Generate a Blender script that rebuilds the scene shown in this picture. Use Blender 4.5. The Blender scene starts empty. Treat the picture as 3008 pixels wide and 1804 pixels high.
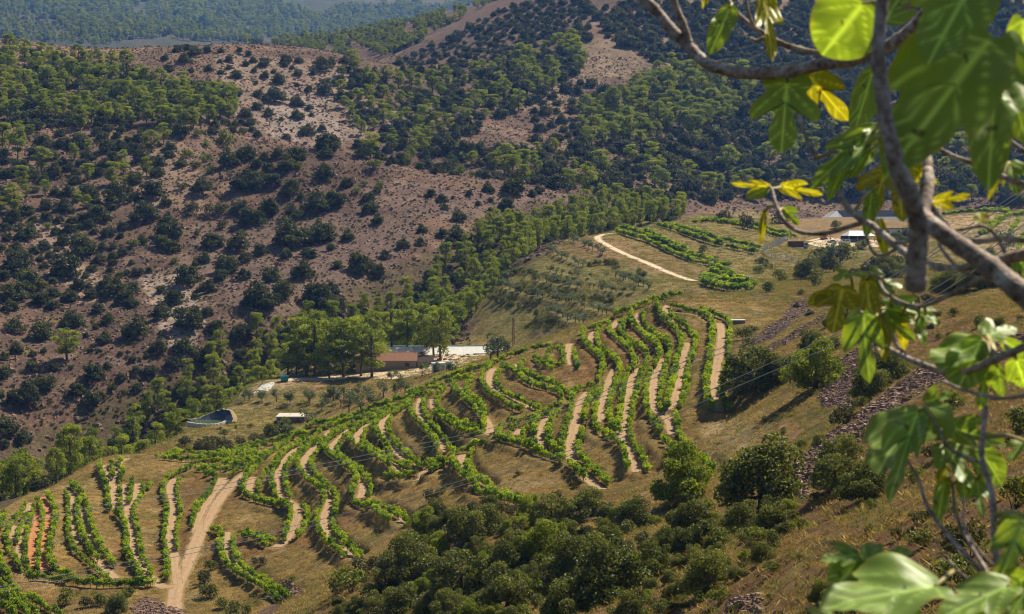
import bpy, math, random
import numpy as np
from mathutils import Vector, Matrix

R = math.radians
rng = np.random.default_rng(7)
random.seed(7)
SC = bpy.context.scene
COL = SC.collection

# ------------------------------------------------------------------ camera, sky, sun, exposure
W, H = 3008.0, 1804.0
F = 55.0 / 36.0 * W
PITCH = R(2.5)
cam_d = bpy.data.cameras.new('camera')
cam = bpy.data.objects.new('camera', cam_d)
COL.objects.link(cam)
cam.location = (0, 0, 0)
cam.rotation_euler = (R(90) - PITCH, 0, 0)
cam_d.lens = 55.0
cam_d.sensor_width = 36.0
cam_d.clip_start = 0.1
cam_d.clip_end = 20000
cam_d.dof.use_dof = True
cam_d.dof.focus_distance = 230.0
cam_d.dof.aperture_fstop = 16.0
SC.camera = cam

SUN_AZ, SUN_EL = R(50), R(54)          # azimuth measured from the view direction towards the right
wd = bpy.data.worlds.new('World')
SC.world = wd
wd.use_nodes = True
nt = wd.node_tree
sky = nt.nodes.new('ShaderNodeTexSky')
sky.sky_type = 'NISHITA'
sky.sun_disc = False
sky.sun_elevation = SUN_EL
sky.sun_rotation = SUN_AZ
sky.altitude = 400
sky.air_density = 1.0
sky.dust_density = 1.0
sky.ozone_density = 1.5
nt.links.new(sky.outputs[0], nt.nodes['Background'].inputs[0])
nt.nodes['Background'].inputs[1].default_value = 0.05
sun_d = bpy.data.lights.new('sun', 'SUN')
sun_d.energy = 5.0
sun_d.angle = R(0.53)
sun_d.color = (1.0, 0.95, 0.86)
sun = bpy.data.objects.new('sun', sun_d)
COL.objects.link(sun)
sv = Vector((math.sin(SUN_AZ) * math.cos(SUN_EL), math.cos(SUN_AZ) * math.cos(SUN_EL), math.sin(SUN_EL)))
sun.rotation_euler = sv.to_track_quat('Z', 'Y').to_euler()
sun.location = (60, 60, 120)
SC.view_settings.view_transform = 'Standard'
SC.view_settings.look = 'None'
SC.view_settings.exposure = 0.6
SC.view_settings.gamma = 1.0
SC.render.engine = 'CYCLES'
SC.cycles.use_denoising = True
SC.cycles.denoiser = 'OPENIMAGEDENOISE'
SC.cycles.max_bounces = 5
SC.cycles.diffuse_bounces = 2
SC.cycles.glossy_bounces = 2
SC.cycles.transmission_bounces = 3
SC.cycles.transparent_max_bounces = 6
SC.cycles.volume_bounces = 0
SC.cycles.use_adaptive_sampling = False
SC.cycles.sample_clamp_indirect = 4.0
SC.cycles.filter_width = 1.15

# ------------------------------------------------------------------ pixel <-> world helpers
cP, sP = math.cos(PITCH), math.sin(PITCH)


def ray(u, v):
    dx = (np.asarray(u, float) - W / 2) / F
    dz = -(np.asarray(v, float) - H / 2) / F
    return dx, cP + sP * dz, -sP + cP * dz


def azel(u, v):
    x, y, z = ray(u, v)
    return np.arctan2(x, y), z / np.hypot(x, y)


def project(x, y, z):
    d = cP * y - sP * z
    up = sP * y + cP * z
    d = np.where(np.abs(d) < 1e-6, 1e-6, d)
    return W / 2 + F * x / d, H / 2 - F * up / d


def inpoly(u, v, poly):
    c = np.zeros(np.shape(u), bool)
    n = len(poly)
    for i in range(n):
        x1, y1 = poly[i]
        x2, y2 = poly[(i + 1) % n]
        if y1 == y2:
            continue
        m = ((y1 > v) != (y2 > v)) & (u < (x2 - x1) * (v - y1) / (y2 - y1) + x1)
        c ^= m
    return c


def sstep(a, b, x):
    t = np.clip((x - a) / (b - a), 0, 1)
    return t * t * (3 - 2 * t)


def _hash(ix, iy, seed):
    h = (ix.astype(np.int64) * 374761393 + iy.astype(np.int64) * 668265263 + seed * 974634777) & 0x7fffffff
    h = ((h ^ (h >> 13)) * 1274126177) & 0x7fffffff
    return ((h ^ (h >> 16)) & 0xffff) / 65535.0


def vnoise(x, y, seed=0):
    x = np.asarray(x, float); y = np.asarray(y, float)
    ix = np.floor(x); iy = np.floor(y)
    fx = x - ix; fy = y - iy
    fx = fx * fx * (3 - 2 * fx); fy = fy * fy * (3 - 2 * fy)
    ix = ix.astype(np.int64); iy = iy.astype(np.int64)
    a = _hash(ix, iy, seed); b = _hash(ix + 1, iy, seed)
    c = _hash(ix, iy + 1, seed); d = _hash(ix + 1, iy + 1, seed)
    return (a + (b - a) * fx) * (1 - fy) + (c + (d - c) * fx) * fy


def fbm(x, y, seed=0, octaves=4):
    s = 0; a = 0.5; t = 0
    for k in range(octaves):
        s = s + a * (vnoise(x, y, seed + k) - 0.5) * 2
        t += a
        x = np.asarray(x) * 2.03 + 11.3; y = np.asarray(y) * 1.97 + 5.7; a *= 0.5
    return s / t


# ------------------------------------------------------------------ the terrain: control points (pixel seen there, metres away) and hidden ones (pixel column, metres, height)
SEEN = [
 # bottom of the picture
 (-500,1850,252),(0,1850,246),(250,1840,240),(500,1840,228),(750,1840,214),(1000,1840,186),(1250,1840,158),(1500,1840,132),(1750,1840,116),(2000,1840,100),(2250,1840,86),(2500,1840,70),(2750,1840,56),(3008,1840,45),(3500,1840,36),
 # near slope on the right and the gully
 (3500,1500,64),(3008,1600,66),(2750,1620,78),(2500,1650,88),(2250,1660,104),(2000,1680,130),(1750,1690,150),(1500,1650,172),(1250,1660,192),(1000,1740,212),(750,1790,232),(500,1780,243),(200,1760,255),(0,1750,258),(-500,1730,264),
 (3500,1200,110),(3008,1350,100),(2750,1400,112),(2500,1450,126),(2250,1500,144),(2000,1520,178),(1800,1500,196),(1600,1510,204),(1400,1540,208),
 (3008,1150,135),(2750,1200,150),(2500,1250,168),(2250,1320,196),(2000,1380,212),
 (3500,980,170),(3008,980,180),(2750,1020,205),(2500,1060,228),(2300,1120,246),(2150,1230,242),
 (3008,860,262),(2750,880,292),(2500,900,325),(2300,950,330),
 # vineyard flank
 (-300,1640,272),(0,1640,276),(200,1650,274),(400,1700,262),(100,1550,294),(300,1550,300),(480,1600,288),(600,1550,296),(800,1620,266),(900,1550,278),(760,1450,316),(500,1450,328),(320,1440,334),
 (1000,1500,280),(1150,1480,268),(1300,1450,252),(1500,1400,238),(1700,1380,232),(1800,1400,226),(1950,1300,234),(2080,1210,248),
 (850,1380,330),(1000,1380,312),(1200,1350,290),(1400,1300,280),(1600,1250,270),(1800,1200,268),(1950,1150,272),(2090,1100,290),
 (1000,1290,345),(1200,1240,328),(1400,1180,318),(1600,1120,320),(1800,1050,326),(1950,1010,328),(2110,990,346),
 # the limb of the vineyard spur
 (-300,1560,292),(0,1530,304),(150,1450,326),(290,1350,368),(420,1340,374),(560,1334,382),(720,1318,388),(900,1270,388),(1100,1208,384),(1300,1120,380),(1400,1090,380),(1500,1056,382),(1600,1024,386),(1700,992,386),(1850,920,392),(2000,874,394),(2140,925,376),(2240,905,390),
 # bench of the pond, olive grove, farmhouse, courtyard
 (440,1310,392),(560,1262,412),(700,1235,422),(870,1240,416),(620,1215,432),(760,1180,440),(900,1190,432),(1050,1160,426),
 (700,1150,462),(820,1112,474),(950,1106,470),(1100,1098,462),(1250,1090,456),(1400,1050,470),(1530,1020,482),
 (830,1085,500),(1000,1050,506),(1200,1030,508),(1400,1018,506),(1560,985,500),
 # olive terraces and the upper vineyard
 (1480,960,520),(1600,930,496),(1700,930,480),(1800,880,486),(1950,830,500),(1430,870,556),(1550,830,548),(1700,790,560),(1850,780,556),(2050,828,520),(2000,870,470),
 (1500,790,588),(1620,730,620),(1750,690,648),(1900,750,600),(2050,760,596),(2200,800,560),(2300,840,470),
 (1830,672,668),(2000,680,662),(2150,700,650),(2050,640,706),(2200,690,684),(2330,770,600),(2400,740,680),
 (2250,690,700),(2480,712,712),(2650,720,716),(2850,740,700),(3008,760,690),(2400,655,760),(2520,640,790),(2700,650,800),(2850,625,860),(3008,620,860),(3500,620,860),
 (2700,800,560),(2900,820,540),(3008,830,520),(3500,820,500),
 # hill across the valley
 (-500,1250,490),(-300,1420,440),(0,1230,500),(200,1190,508),(400,1140,515),(600,1050,530),(800,960,550),(1000,880,580),(1200,790,610),(1400,690,650),
 (-500,1000,560),(0,1000,560),(250,1000,560),(500,900,590),(750,800,620),(1000,700,650),(1200,640,670),
 (0,800,630),(250,750,650),(500,700,660),(750,600,690),(1000,560,700),(1250,560,700),(1500,600,705),
 (0,600,710),(250,550,730),(500,520,730),(750,445,740),(900,430,745),(1000,445,745),(1200,495,745),(1400,515,745),(1600,545,745),(1800,580,760),(1950,600,780),
 (-500,600,740),(-500,350,860),(0,450,790),(0,300,880),(250,400,810),(250,250,930),(450,350,830),(600,350,820),
 # scree hill, brown field
 (700,400,855),(850,390,885),(1000,385,900),(700,280,930),(900,270,960),(1050,260,980),(500,200,980),(500,140,1050),(700,133,1060),(900,142,1060),(1050,175,1060),(1150,215,1040),
 (0,200,1000),(200,190,1020),(0,118,1180),(200,140,1160),(380,150,1120),(-500,200,1000),(-500,120,1180),
 # slope rising to the right
 (1150,400,900),(1300,450,880),(1500,500,860),(1700,540,860),(1900,560,880),(2200,570,960),(2600,560,1010),(3008,560,1020),(3500,560,1020),
 (1200,300,990),(1400,350,970),(1650,400,960),(1900,430,970),(2300,430,1060),(3008,430,1120),
 (1250,190,1160),(1450,220,1110),(1700,250,1080),(2000,270,1090),(2500,250,1180),(3008,230,1230),
 (1160,195,1290),(1300,110,1330),(1500,100,1250),(1750,100,1200),(2050,100,1230),(2500,60,1330),(3008,40,1380),
 (1420,40,1420),(1560,-20,1440),(1800,-60,1350),(2200,-80,1420),(3008,-120,1520),(3500,-120,1520),
 # far mountains
 (0,92,1620),(200,90,1650),(400,112,1620),(600,100,1700),(800,120,1750),(950,165,1700),(1060,185,1700),
 (0,0,2250),(250,10,2250),(500,20,2300),(750,30,2350),(950,70,2250),(1100,90,2250),(1250,70,2300),
 (1100,0,2800),(1300,0,2900),(1500,-40,2900),(0,-120,2800),(500,-120,2900),(1000,-120,3200),(1500,-160,3300),(2200,-220,2600),(3008,-260,2600),(-500,-100,2800),(-500,30,2100),
]
HID = [
 # ground under and below the camera
 (-900,2,-1.8),(500,2,-1.8),(1500,2,-1.75),(2500,2,-1.7),(3900,2,-1.6),
 (-900,10,-5.5),(700,10,-5.0),(2300,10,-4.4),(3900,10,-4.0),
 (-900,35,-14),(700,32,-12.5),(1500,32,-11.5),(2500,26,-8.6),(3100,24,-7.6),(3900,20,-6.5),
 (-900,110,-38),(0,110,-35),(700,100,-31),(1500,75,-22.5),
 (-900,190,-55),(0,185,-51),(700,160,-43),
 # valley behind the spur
 (-500,360,-72),(0,380,-76),(250,420,-78),(450,455,-74),(650,490,-68),(850,525,-58),(1050,545,-50),(1250,560,-40),(1400,585,-28),(1500,620,-14),(1620,680,-4),(1800,705,2),(2000,745,6),
 (-500,420,-80),(0,430,-80),(150,400,-78),
 # behind the crest of the hill across
 (750,790,30),(900,800,28),(1100,800,26),(1300,790,24),(1500,785,20),(1700,800,18),(1900,825,14),(2100,850,10),(2400,880,6),(2700,920,8),(3008,940,8),(3500,940,8),
 # behind the scree hill and the brown field
 (300,1300,118),(600,1300,112),(900,1300,110),(1050,1250,112),(0,1380,140),(-500,1380,140),
 (1420,1700,190),(1600,1850,230),(2200,1900,240),(3008,2000,240),
]


def tps_fit(p, v, lam=2e-5):
    n = len(p)
    d = np.hypot(p[:, None, 0] - p[None, :, 0], p[:, None, 1] - p[None, :, 1])
    K = np.where(d > 0, d * d * np.log(d + 1e-12), 0) + np.eye(n) * lam
    P = np.c_[np.ones(n), p]
    A = np.zeros((n + 3, n + 3))
    A[:n, :n] = K; A[:n, n:] = P; A[n:, :n] = P.T
    return np.linalg.solve(A, np.r_[v, 0, 0, 0])


def tps_eval(p, w, q):
    out = np.empty(len(q))
    for i in range(0, len(q), 20000):
        s = q[i:i + 20000]
        d2 = (s[:, None, 0] - p[None, :, 0]) ** 2 + (s[:, None, 1] - p[None, :, 1]) ** 2
        out[i:i + 20000] = (0.5 * d2 * np.log(d2 + 1e-18)) @ w[:-3] + w[-3] + s @ w[-2:]
    return out


_p, _v = [], []
FARX = 1.75      # the mountains behind stand farther off than first laid out
for u, v, r in SEEN:
    r = r * FARX if r >= 1600 else r
    a, e = azel(u, v)
    _p.append((a, math.log(r))); _v.append(e)
for u, r, z in HID:
    if r >= 1600: r, z = r * FARX, z * FARX
    a, e = azel(u, 902)
    _p.append((a, math.log(r))); _v.append(z / r)
_p = np.array(_p); _v = np.array(_v, float)
_w = tps_fit(_p, _v)

AZ = np.r_[np.arange(-34, -19.2, 0.4), np.arange(-19.2, 19.2001, 0.08), np.arange(19.6, 34.1, 0.4)] * math.pi / 180
RR = np.r_[np.geomspace(0.8, 40, 44)[:-1], np.arange(40, 190, 0.85), np.arange(190, 405, 0.58), np.arange(405, 800, 1.25),
           np.arange(800, 1300, 4.0), np.geomspace(1300, 7000, 140)]
NA, NR = len(AZ), len(RR)
# the smooth shape is solved on a coarse grid, then spread to the fine one
ca = np.linspace(AZ[0], AZ[-1], 150); cl = np.linspace(math.log(RR[0]), math.log(RR[-1]), 420)
q = np.stack(np.meshgrid(ca, cl, indexing='ij'), -1).reshape(-1, 2)
ce = tps_eval(_p, _w, q).reshape(150, 420)


def bil(grid, fi, fj):
    i = np.clip(fi.astype(int), 0, grid.shape[0] - 2); j = np.clip(fj.astype(int), 0, grid.shape[1] - 2)
    a = fi - i; b = fj - j
    return (grid[i, j] * (1 - a) + grid[i + 1, j] * a) * (1 - b) + (grid[i, j + 1] * (1 - a) + grid[i + 1, j + 1] * a) * b


GA, GR = np.meshgrid(AZ, RR, indexing='ij')
TE = bil(ce, (GA - ca[0]) / (ca[1] - ca[0]), (np.log(GR) - cl[0]) / (cl[1] - cl[0]))
GX, GY = GR * np.sin(GA), GR * np.cos(GA)
GZ = TE * GR
# relief: rough hills, calmer farmed land
GU, GV = project(GX, GY, GZ)
farm = sstep(185, 225, GR) * (1 - sstep(440, 500, GR))
hill = sstep(470, 560, GR)
upper = inpoly(GU, GV, [(1380, 1100), (1380, 860), (1760, 660), (2400, 580), (3300, 560), (3300, 900), (2200, 900)]) & (GR > 430) & (GR < 900)
hill = np.where(upper, hill * 0.15, hill)
near = 1 - sstep(150, 215, GR)
GZ = GZ + hill * (2.6 * fbm(GX / 60, GY / 60, 3, 4) + 0.9 * np.abs(fbm(GX / 14, GY / 14, 9, 3)))
GZ = GZ + sstep(900, 2500, GR) * 16 * fbm(GX / 260, GY / 260, 21, 5)
GZ = GZ + near * sstep(4, 30, GR) * (0.8 * fbm(GX / 12, GY / 12, 31, 4)) + farm * 0.45 * fbm(GX / 9, GY / 9, 41, 3)
GZ = GZ + 0.06 * fbm(GX / 1.3, GY / 1.3, 51, 2)
_fa = np.interp


def gidx(x, y):
    a = np.arctan2(x, y); r = np.hypot(x, y)
    return np.interp(a, AZ, np.arange(NA)), np.interp(r, RR, np.arange(NR))


def ground_z(x, y):
    fi, fj = gidx(np.asarray(x, float), np.asarray(y, float))
    return bil(GZ, fi, fj)


def hit(u, v, rmin=30.0, rmax=7000.0):
    """where the line of sight through a pixel meets the ground"""
    a, e = azel(u, v)
    fi = np.interp(a, AZ, np.arange(NA)); i = min(int(fi), NA - 2); t = fi - i
    el = (GZ[i] * (1 - t) + GZ[i + 1] * t) / RR
    j0, j1 = np.searchsorted(RR, rmin), np.searchsorted(RR, rmax)
    seg = el[j0:j1]
    k = np.argmax(seg >= e)
    if seg[k] < e:
        k = int(np.argmax(seg)); r = RR[j0 + k]
    elif k == 0:
        r = RR[j0]
    else:
        s = (e - seg[k - 1]) / (seg[k] - seg[k - 1])
        r = RR[j0 + k - 1] + s * (RR[j0 + k] - RR[j0 + k - 1])
    x, y = r * math.sin(a), r * math.cos(a)
    return x, y, r
# ------------------------------------------------------------------ vine rows and tracks, read off the slope as pixel lines (several enlarged views: origin x, origin y, scale)
VA = (0, 1300, 2.944); VB = (400, 1250, 2.944); VC = (800, 1150, 2.944); VD = (1200, 1000, 2.944)
VE = (1600, 1000, 2.944); VF = (1700, 840, 3.71); VU = (1700, 500, 2.9675); VW = (2200, 500, 2.968)
FULL = (0, 0, 1.0)
LO, HI, HU = (180, 415), (420, 900), (420, 735)
ROWS = [
 # view, range, tone, points, block
 (VA, LO, [(40,620),(15,700),(-10,760)]),
 (VA, LO, [(225,545),(130,650),(65,750),(60,850),(110,950),(165,1080),(185,1105)]),
 (VA, LO, [(220,630),(165,760),(155,860)]),
 (VA, LO, [(290,565),(255,700),(225,850),(215,980),(240,1090)]),
 (VA, LO, [(325,490),(370,600),(370,700),(335,850),(330,980),(325,1095)]),
 (VA, LO, [(410,460),(475,570),(480,680),(435,850),(425,980),(455,1080),(530,1130),(620,1165)]),
 (VA, LO, [(560,390),(590,490),(590,640),(590,780),(620,890),(700,970),(790,1060),(880,1140),(940,1175)]),
 (VA, LO, [(685,500),(670,600),(690,720),(730,830),(790,930),(840,1000)]),
 (VA, LO, [(615,360),(690,440),(750,520),(770,620),(790,720),(840,840),(900,950),(980,1060)]),
 (VA, LO, [(250,1160),(330,1150),(430,1165),(560,1190),(700,1220),(850,1230),(1000,1215),(1150,1210),(1300,1215)]),
 (VA, LO, [(865,170),(880,270),(920,370),(930,470),(950,570)]),
 (VA, LO, [(965,160),(970,290)]),
 (VA, LO, [(1045,140),(1035,210)]),
 (VA, LO, [(1065,215),(1055,300)]),
 (VA, LO, [(1030,320),(1035,420),(1040,500),(1045,590)]),
 (VA, LO, [(1130,330),(1135,420),(1120,510)]),
 (VA, LO, [(1235,345),(1235,440),(1180,510),(1150,590),(1170,680),(1200,780),(1210,880),(1235,980),(1290,1080),(1310,1140)]),
 (VA, LO, [(1290,350),(1320,365),(1290,395)]),
 (VA, LO, [(1000,600),(1075,690),(1095,800),(1095,930),(1130,1020),(1190,1110),(1225,1180)]),
 (VA, (180, 300), [(-30,960),(0,1020),(70,1170),(160,1290),(300,1380),(400,1430),(520,1484)]),
 (VA, (180, 300), [(-20,1160),(0,1180),(100,1290),(230,1400),(330,1484)]),
 (VA, (180, 300), [(-20,1275),(0,1290),(120,1380),(240,1484)]),
 (VA, (180, 300), [(-20,1385),(0,1400),(100,1484)]),
 (VB, LO, [(180,255),(300,240),(420,225),(560,235),(700,240),(850,190),(1000,160),(1150,130),(1220,115)]),
 (VB, LO, [(200,265),(330,280),(470,295),(600,275),(720,265),(850,235),(1000,190),(1130,160)]),
 (VB, LO, [(490,315),(620,310),(740,310),(880,265),(1010,215)]),
 (VB, LO, [(520,370),(600,390),(680,340),(800,320),(900,290),(1020,245)]),
 (VB, LO, [(610,430),(690,370),(740,390),(860,340),(960,300),(1060,240)]),
 (VB, LO, [(800,430),(880,385),(960,350),(1080,265)]),
 (VB, LO, [(470,340),(370,390),(280,440),(235,510),(230,600),(260,680),(270,760),(245,880),(235,970),(255,1080),(275,1200),(265,1310)]),
 (VB, LO, [(375,460),(350,530),(360,620),(385,700),(375,800),(350,900),(345,960),(350,1050)]),
 (VB, LO, [(680,430),(675,520),(620,600),(540,690),(500,780),(480,870)]),
 (VB, LO, [(1130,250),(1030,350),(950,440),(920,530),(935,600),(1050,640),(1180,670),(1290,690),(1350,760),(1320,860),(1280,980)]),
 (VB, LO, [(1200,310),(1120,400),(1060,490),(1060,590)]),
 (VB, LO, [(1230,330),(1175,420),(1170,520),(1200,620),(1225,665)]),
 (VB, LO, [(650,880),(730,930),(725,1040),(750,1160),(850,1260),(950,1330),(1080,1400),(1220,1480)]),
 (VB, LO, [(840,960),(835,1040),(860,1120),(930,1220),(1040,1300),(1200,1390),(1310,1450)]),
 (VB, LO, [(900,920),(1000,910),(1100,960),(1190,990)]),
 (VB, LO, [(910,960),(1010,975),(1110,1025)]),
 (VC, LO, [(0,430),(130,400),(260,330),(400,270),(560,240),(720,210),(850,150),(1000,100),(1150,50),(1300,10)]),
 (VC, LO, [(-45,545),(90,450),(200,400),(330,360),(470,300),(600,250),(760,230),(900,170),(1050,120),(1200,70)]),
 (VC, LO, [(0,650),(40,600),(130,510),(230,445),(330,390),(450,330),(560,285),(700,240)]),
 (VC, LO, [(430,390),(310,440),(220,510),(160,570),(115,650),(105,740),(125,830),(150,900)]),
 (VC, LO, [(700,265),(560,335),(430,410),(330,470),(260,540),(215,620),(240,710),(330,800),(430,870),(460,930),(420,1010),(385,1100),(390,1200),(430,1280),(520,1360),(620,1430)]),
 (VC, LO, [(860,215),(760,265),(650,310),(560,370),(470,440),(390,510),(330,590),(325,640),(360,690),(430,770),(500,830),(560,890),(560,960),(530,1050),(520,1130),(570,1220),(650,1310),(740,1400)]),
 (VC, LO, [(700,285),(600,340),(500,420),(440,500),(490,545),(560,600),(680,690),(740,750),(720,820),(680,900),(700,960),(800,990),(880,1040),(960,1110),(1010,1140)]),
 (VC, LO, [(800,270),(700,335),(620,400),(565,460),(560,520),(620,580),(720,650),(800,710),(860,780),(850,860),(830,910)]),
 (VC, LO, [(850,950),(940,990),(1040,1040),(1180,1110)]),
 (VC, LO, [(920,200),(800,265),(710,350),(650,415),(700,470),(800,520),(900,590),(980,640),(1040,690),(1020,750)]),
 (VC, LO, [(1000,160),(880,250),(800,330),(780,410),(800,470),(880,510),(960,560),(1060,590),(1140,620),(1190,660)]),
 (VC, LO, [(1040,140),(960,205),(900,280),(870,330),(920,400),(980,460),(1030,540)]),
 (VC, LO, [(1180,100),(1060,180),(1000,260),(1010,350),(1060,430),(1140,500),(1220,570),(1260,610)]),
 (VC, LO, [(1200,80),(1190,170),(1220,250),(1300,320),(1370,400),(1420,470),(1430,540),(1360,620),(1260,690),(1150,740),(1040,740),(980,720)]),
 (VC, LO, [(1375,700),(1440,620),(1480,580)]),
 (VC, LO, [(270,960),(310,1010),(310,1090),(270,1170),(220,1240)]),
 (VC, LO, [(0,955),(90,975),(150,1000)]),
 (VD, LO, [(0,470),(100,420),(200,370),(320,320),(450,290),(560,250),(650,220),(760,170),(900,120),(1050,80),(1200,30)]),
 (VD, LO, [(0,520),(80,470),(180,420),(300,380),(400,340),(500,320),(580,280)]),
 (VD, LO, [(200,450),(130,490),(120,545),(150,630),(200,710),(260,770),(320,830),(360,900)]),
 (VD, LO, [(310,410),(250,480),(245,560),(262,620),(340,650),(420,700),(520,740),(600,770)]),
 (VD, LO, [(390,380),(385,440),(430,480),(510,540),(570,590),(620,650),(660,740),(640,790),(560,815),(470,800),(380,750),(300,700),(230,650)]),
 (VD, LO, [(570,320),(500,380),(500,440),(550,490),(620,540),(660,600),(670,640)]),
 (VD, LO, [(740,200),(650,270),(630,340),(660,420),(740,480),(840,540),(920,590),(990,590)]),
 (VD, LO, [(810,215),(760,290),(760,360),(820,430),(900,480),(1000,520),(1080,560),(1130,590)]),
 (VD, LO, [(840,200),(880,260),(950,310),(1050,370),(1160,400),(1250,420),(1320,450),(1340,500),(1290,560),(1180,600),(1060,650),(960,680),(860,720),(780,780),(770,840),(860,850),(920,850)]),
 (VD, LO, [(1000,160),(950,220),(970,270),(1060,300),(1160,340),(1260,370),(1350,410),(1410,460)]),
 (VD, LO, [(1290,60),(1200,95),(1210,170),(1290,210),(1340,180),(1340,100),(1320,40)]),
 (VD, LO, [(1080,120),(1110,180),(1180,220),(1240,235)]),
 (VD, LO, [(1440,40),(1430,110),(1460,200),(1468,230)]),
 (VD, LO, [(640,850),(560,885),(470,930),(400,980),(372,1050),(380,1090),(430,1150),(520,1230),(600,1290),(720,1330),(860,1370),(960,1390)]),
 (VD, LO, [(350,920),(280,1010),(200,1060),(110,1110),(20,1175)]),
 (VD, LO, [(330,1020),(250,1060),(200,1140)]),
 (VD, LO, [(620,870),(530,950),(510,1020),(540,1120),(620,1190),(740,1270)]),
 (VD, LO, [(830,1290),(920,1320),(1000,1350),(1090,1380)]),
 (VD, LO, [(770,860),(880,870),(980,880),(1060,930),(1140,970),(1250,1000),(1330,1040),(1420,1090),(1472,1170),(1510,1200)]),
 (VD, LO, [(1200,630),(1110,680),(1090,760),(1080,820)]),
 (VD, LO, [(1290,600),(1225,680),(1210,780),(1215,880),(1260,940),(1330,960)]),
 (VD, LO, [(1060,690),(1000,760),(985,830)]),
 (VD, LO, [(960,720),(890,770),(860,820)]),
 (VE, LO, [(400,390),(330,400),(260,440),(240,510),(230,600),(200,700),(170,800),(150,900),(160,970)]),
 (VE, LO, [(430,420),(380,500),(350,580),(340,650)]),
 (VE, LO, [(325,750),(300,850),(290,930),(330,1010),(420,1080),(480,1150),(540,1210)]),
 (VE, LO, [(500,390),(460,500),(440,600),(430,690),(460,770),(540,820),(620,870),(690,960),(700,1050),(710,1140)]),
 (VE, LO, [(660,250),(620,340),(580,450),(560,560),(560,680),(590,760),(640,780)]),
 (VE, LO, [(790,190),(730,270),(690,370),(670,480),(660,580),(650,680),(635,750)]),
 (VE, LO, [(870,220),(830,300),(800,400),(770,520),(745,640),(735,760),(770,870),(830,960),(870,1050),(880,1110)]),
 (VE, LO, [(920,270),(890,350),(875,450),(870,560),(910,650),(970,740),(1020,840),(1090,920),(1170,990),(1240,1030)]),
 (VE, LO, [(1060,180),(1020,330),(1000,440),(995,540),(1010,600)]),
 (VE, LO, [(1150,200),(1110,350),(1080,450),(1060,540),(1060,580)]),
 (VE, LO, [(1230,260),(1230,370),(1200,470),(1180,540)]),
 (VE, LO, [(1130,620),(1150,740),(1180,830),(1240,930),(1320,980),(1390,1040),(1450,1110)]),
 (VF, LO, [(20,530),(120,460),(250,420),(340,380),(420,310),(520,270),(620,220),(720,180),(820,160),(920,130),(1000,100),(1100,75)]),
 (VF, LO, [(40,510),(50,590),(100,660),(180,720),(240,790),(270,870),(250,960),(220,1030)]),
 (VF, LO, [(230,450),(200,520),(200,600),(250,670),(330,730),(400,790),(450,850),(440,930),(410,1030),(390,1080)]),
 (VF, LO, [(330,440),(330,500),(400,560),(480,620),(540,690),(600,760),(620,820),(600,900)]),
 (VF, LO, [(500,320),(450,400),(450,490),(520,550),(600,610),(690,680),(760,750),(740,820),(690,920),(660,1000)]),
 (VF, LO, [(580,280),(560,370),(600,430),(680,500),(760,580),(840,640),(890,700),(860,800),(820,870)]),
 (VF, LO, [(700,250),(700,350),(730,430),(810,500),(900,570),(980,620),(1010,680),(960,780),(945,880),(920,1000)]),
 (VF, LO, [(850,170),(870,270),(900,340),(980,410),(1060,480),(1120,560),(1120,650),(1080,750),(1070,850),(1040,980)]),
 (VF, LO, [(990,270),(1040,350),(1120,410),(1220,480),(1270,570),(1270,680),(1220,780),(1190,900)]),
 (VF, LO, [(1000,200),(1080,220),(1180,240),(1290,270),(1390,310),(1450,370),(1460,460),(1450,600),(1440,750),(1420,900),(1390,1040),(1390,1180),(1420,1300),(1450,1370)]),
 (VF, LO, [(1340,250),(1480,300),(1600,350),(1660,390),(1640,500),(1640,650),(1620,800),(1590,950),(1560,1080),(1570,1200),(1620,1300),(1650,1320)]),
 (VF, LO, [(560,330),(500,400),(480,450)]),
 # upper vineyard and the one by the car park
 (VU, HU, [(340,525),(450,570),(560,600),(680,650),(800,710),(900,750),(1000,790),(1150,820)]),
 (VU, HU, [(390,500),(500,530),(600,580),(720,620),(830,670),(940,720),(1080,760),(1200,800)]),
 (VU, HU, [(580,510),(640,570),(720,600),(830,655),(940,705)]),
 (VU, HU, [(700,480),(830,515),(960,565),(1100,615),(1250,655),(1400,685),(1550,720)]),
 (VU, HU, [(760,470),(900,500),(1050,550),(1200,595),(1350,625),(1500,655),(1590,690)]),
 (VU, HU, [(1000,450),(1150,450),(1300,460),(1430,490),(1560,525),(1700,565),(1800,595)]),
 (VU, HU, [(1050,435),(1250,430),(1400,445),(1530,475),(1650,510),(1800,560),(1880,580)]),
 (VU, HU, [(1060,965),(1150,1000),(1300,1030),(1430,1035),(1520,1010)]),
 (VU, HU, [(1070,925),(1180,960),(1300,985),(1440,990),(1520,985)]),
 (VU, HU, [(1150,885),(1230,905),(1330,935),(1420,955)]),
 (VU, HU, [(1180,840),(1260,870),(1350,905)]),
 (VU, HU, [(1150,830),(1220,815),(1300,840)]),
 (VW, HI, [(1690,315),(1850,322),(2000,330),(2150,345),(2260,352)]),
 (VW, HI, [(1700,335),(1900,342),(2100,355),(2250,370)]),
 (VW, HI, [(2010,580),(2100,480),(2200,400)]),
 (VW, HI, [(2060,560),(2150,470),(2250,390)]),
 (VW, HI, [(2280,400),(2398,380)]),
 (VW, HI, [(2280,560),(2320,480),(2360,420)]),
 (VW, HI, [(2350,720),(2370,620),(2398,540)]),
]
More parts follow.
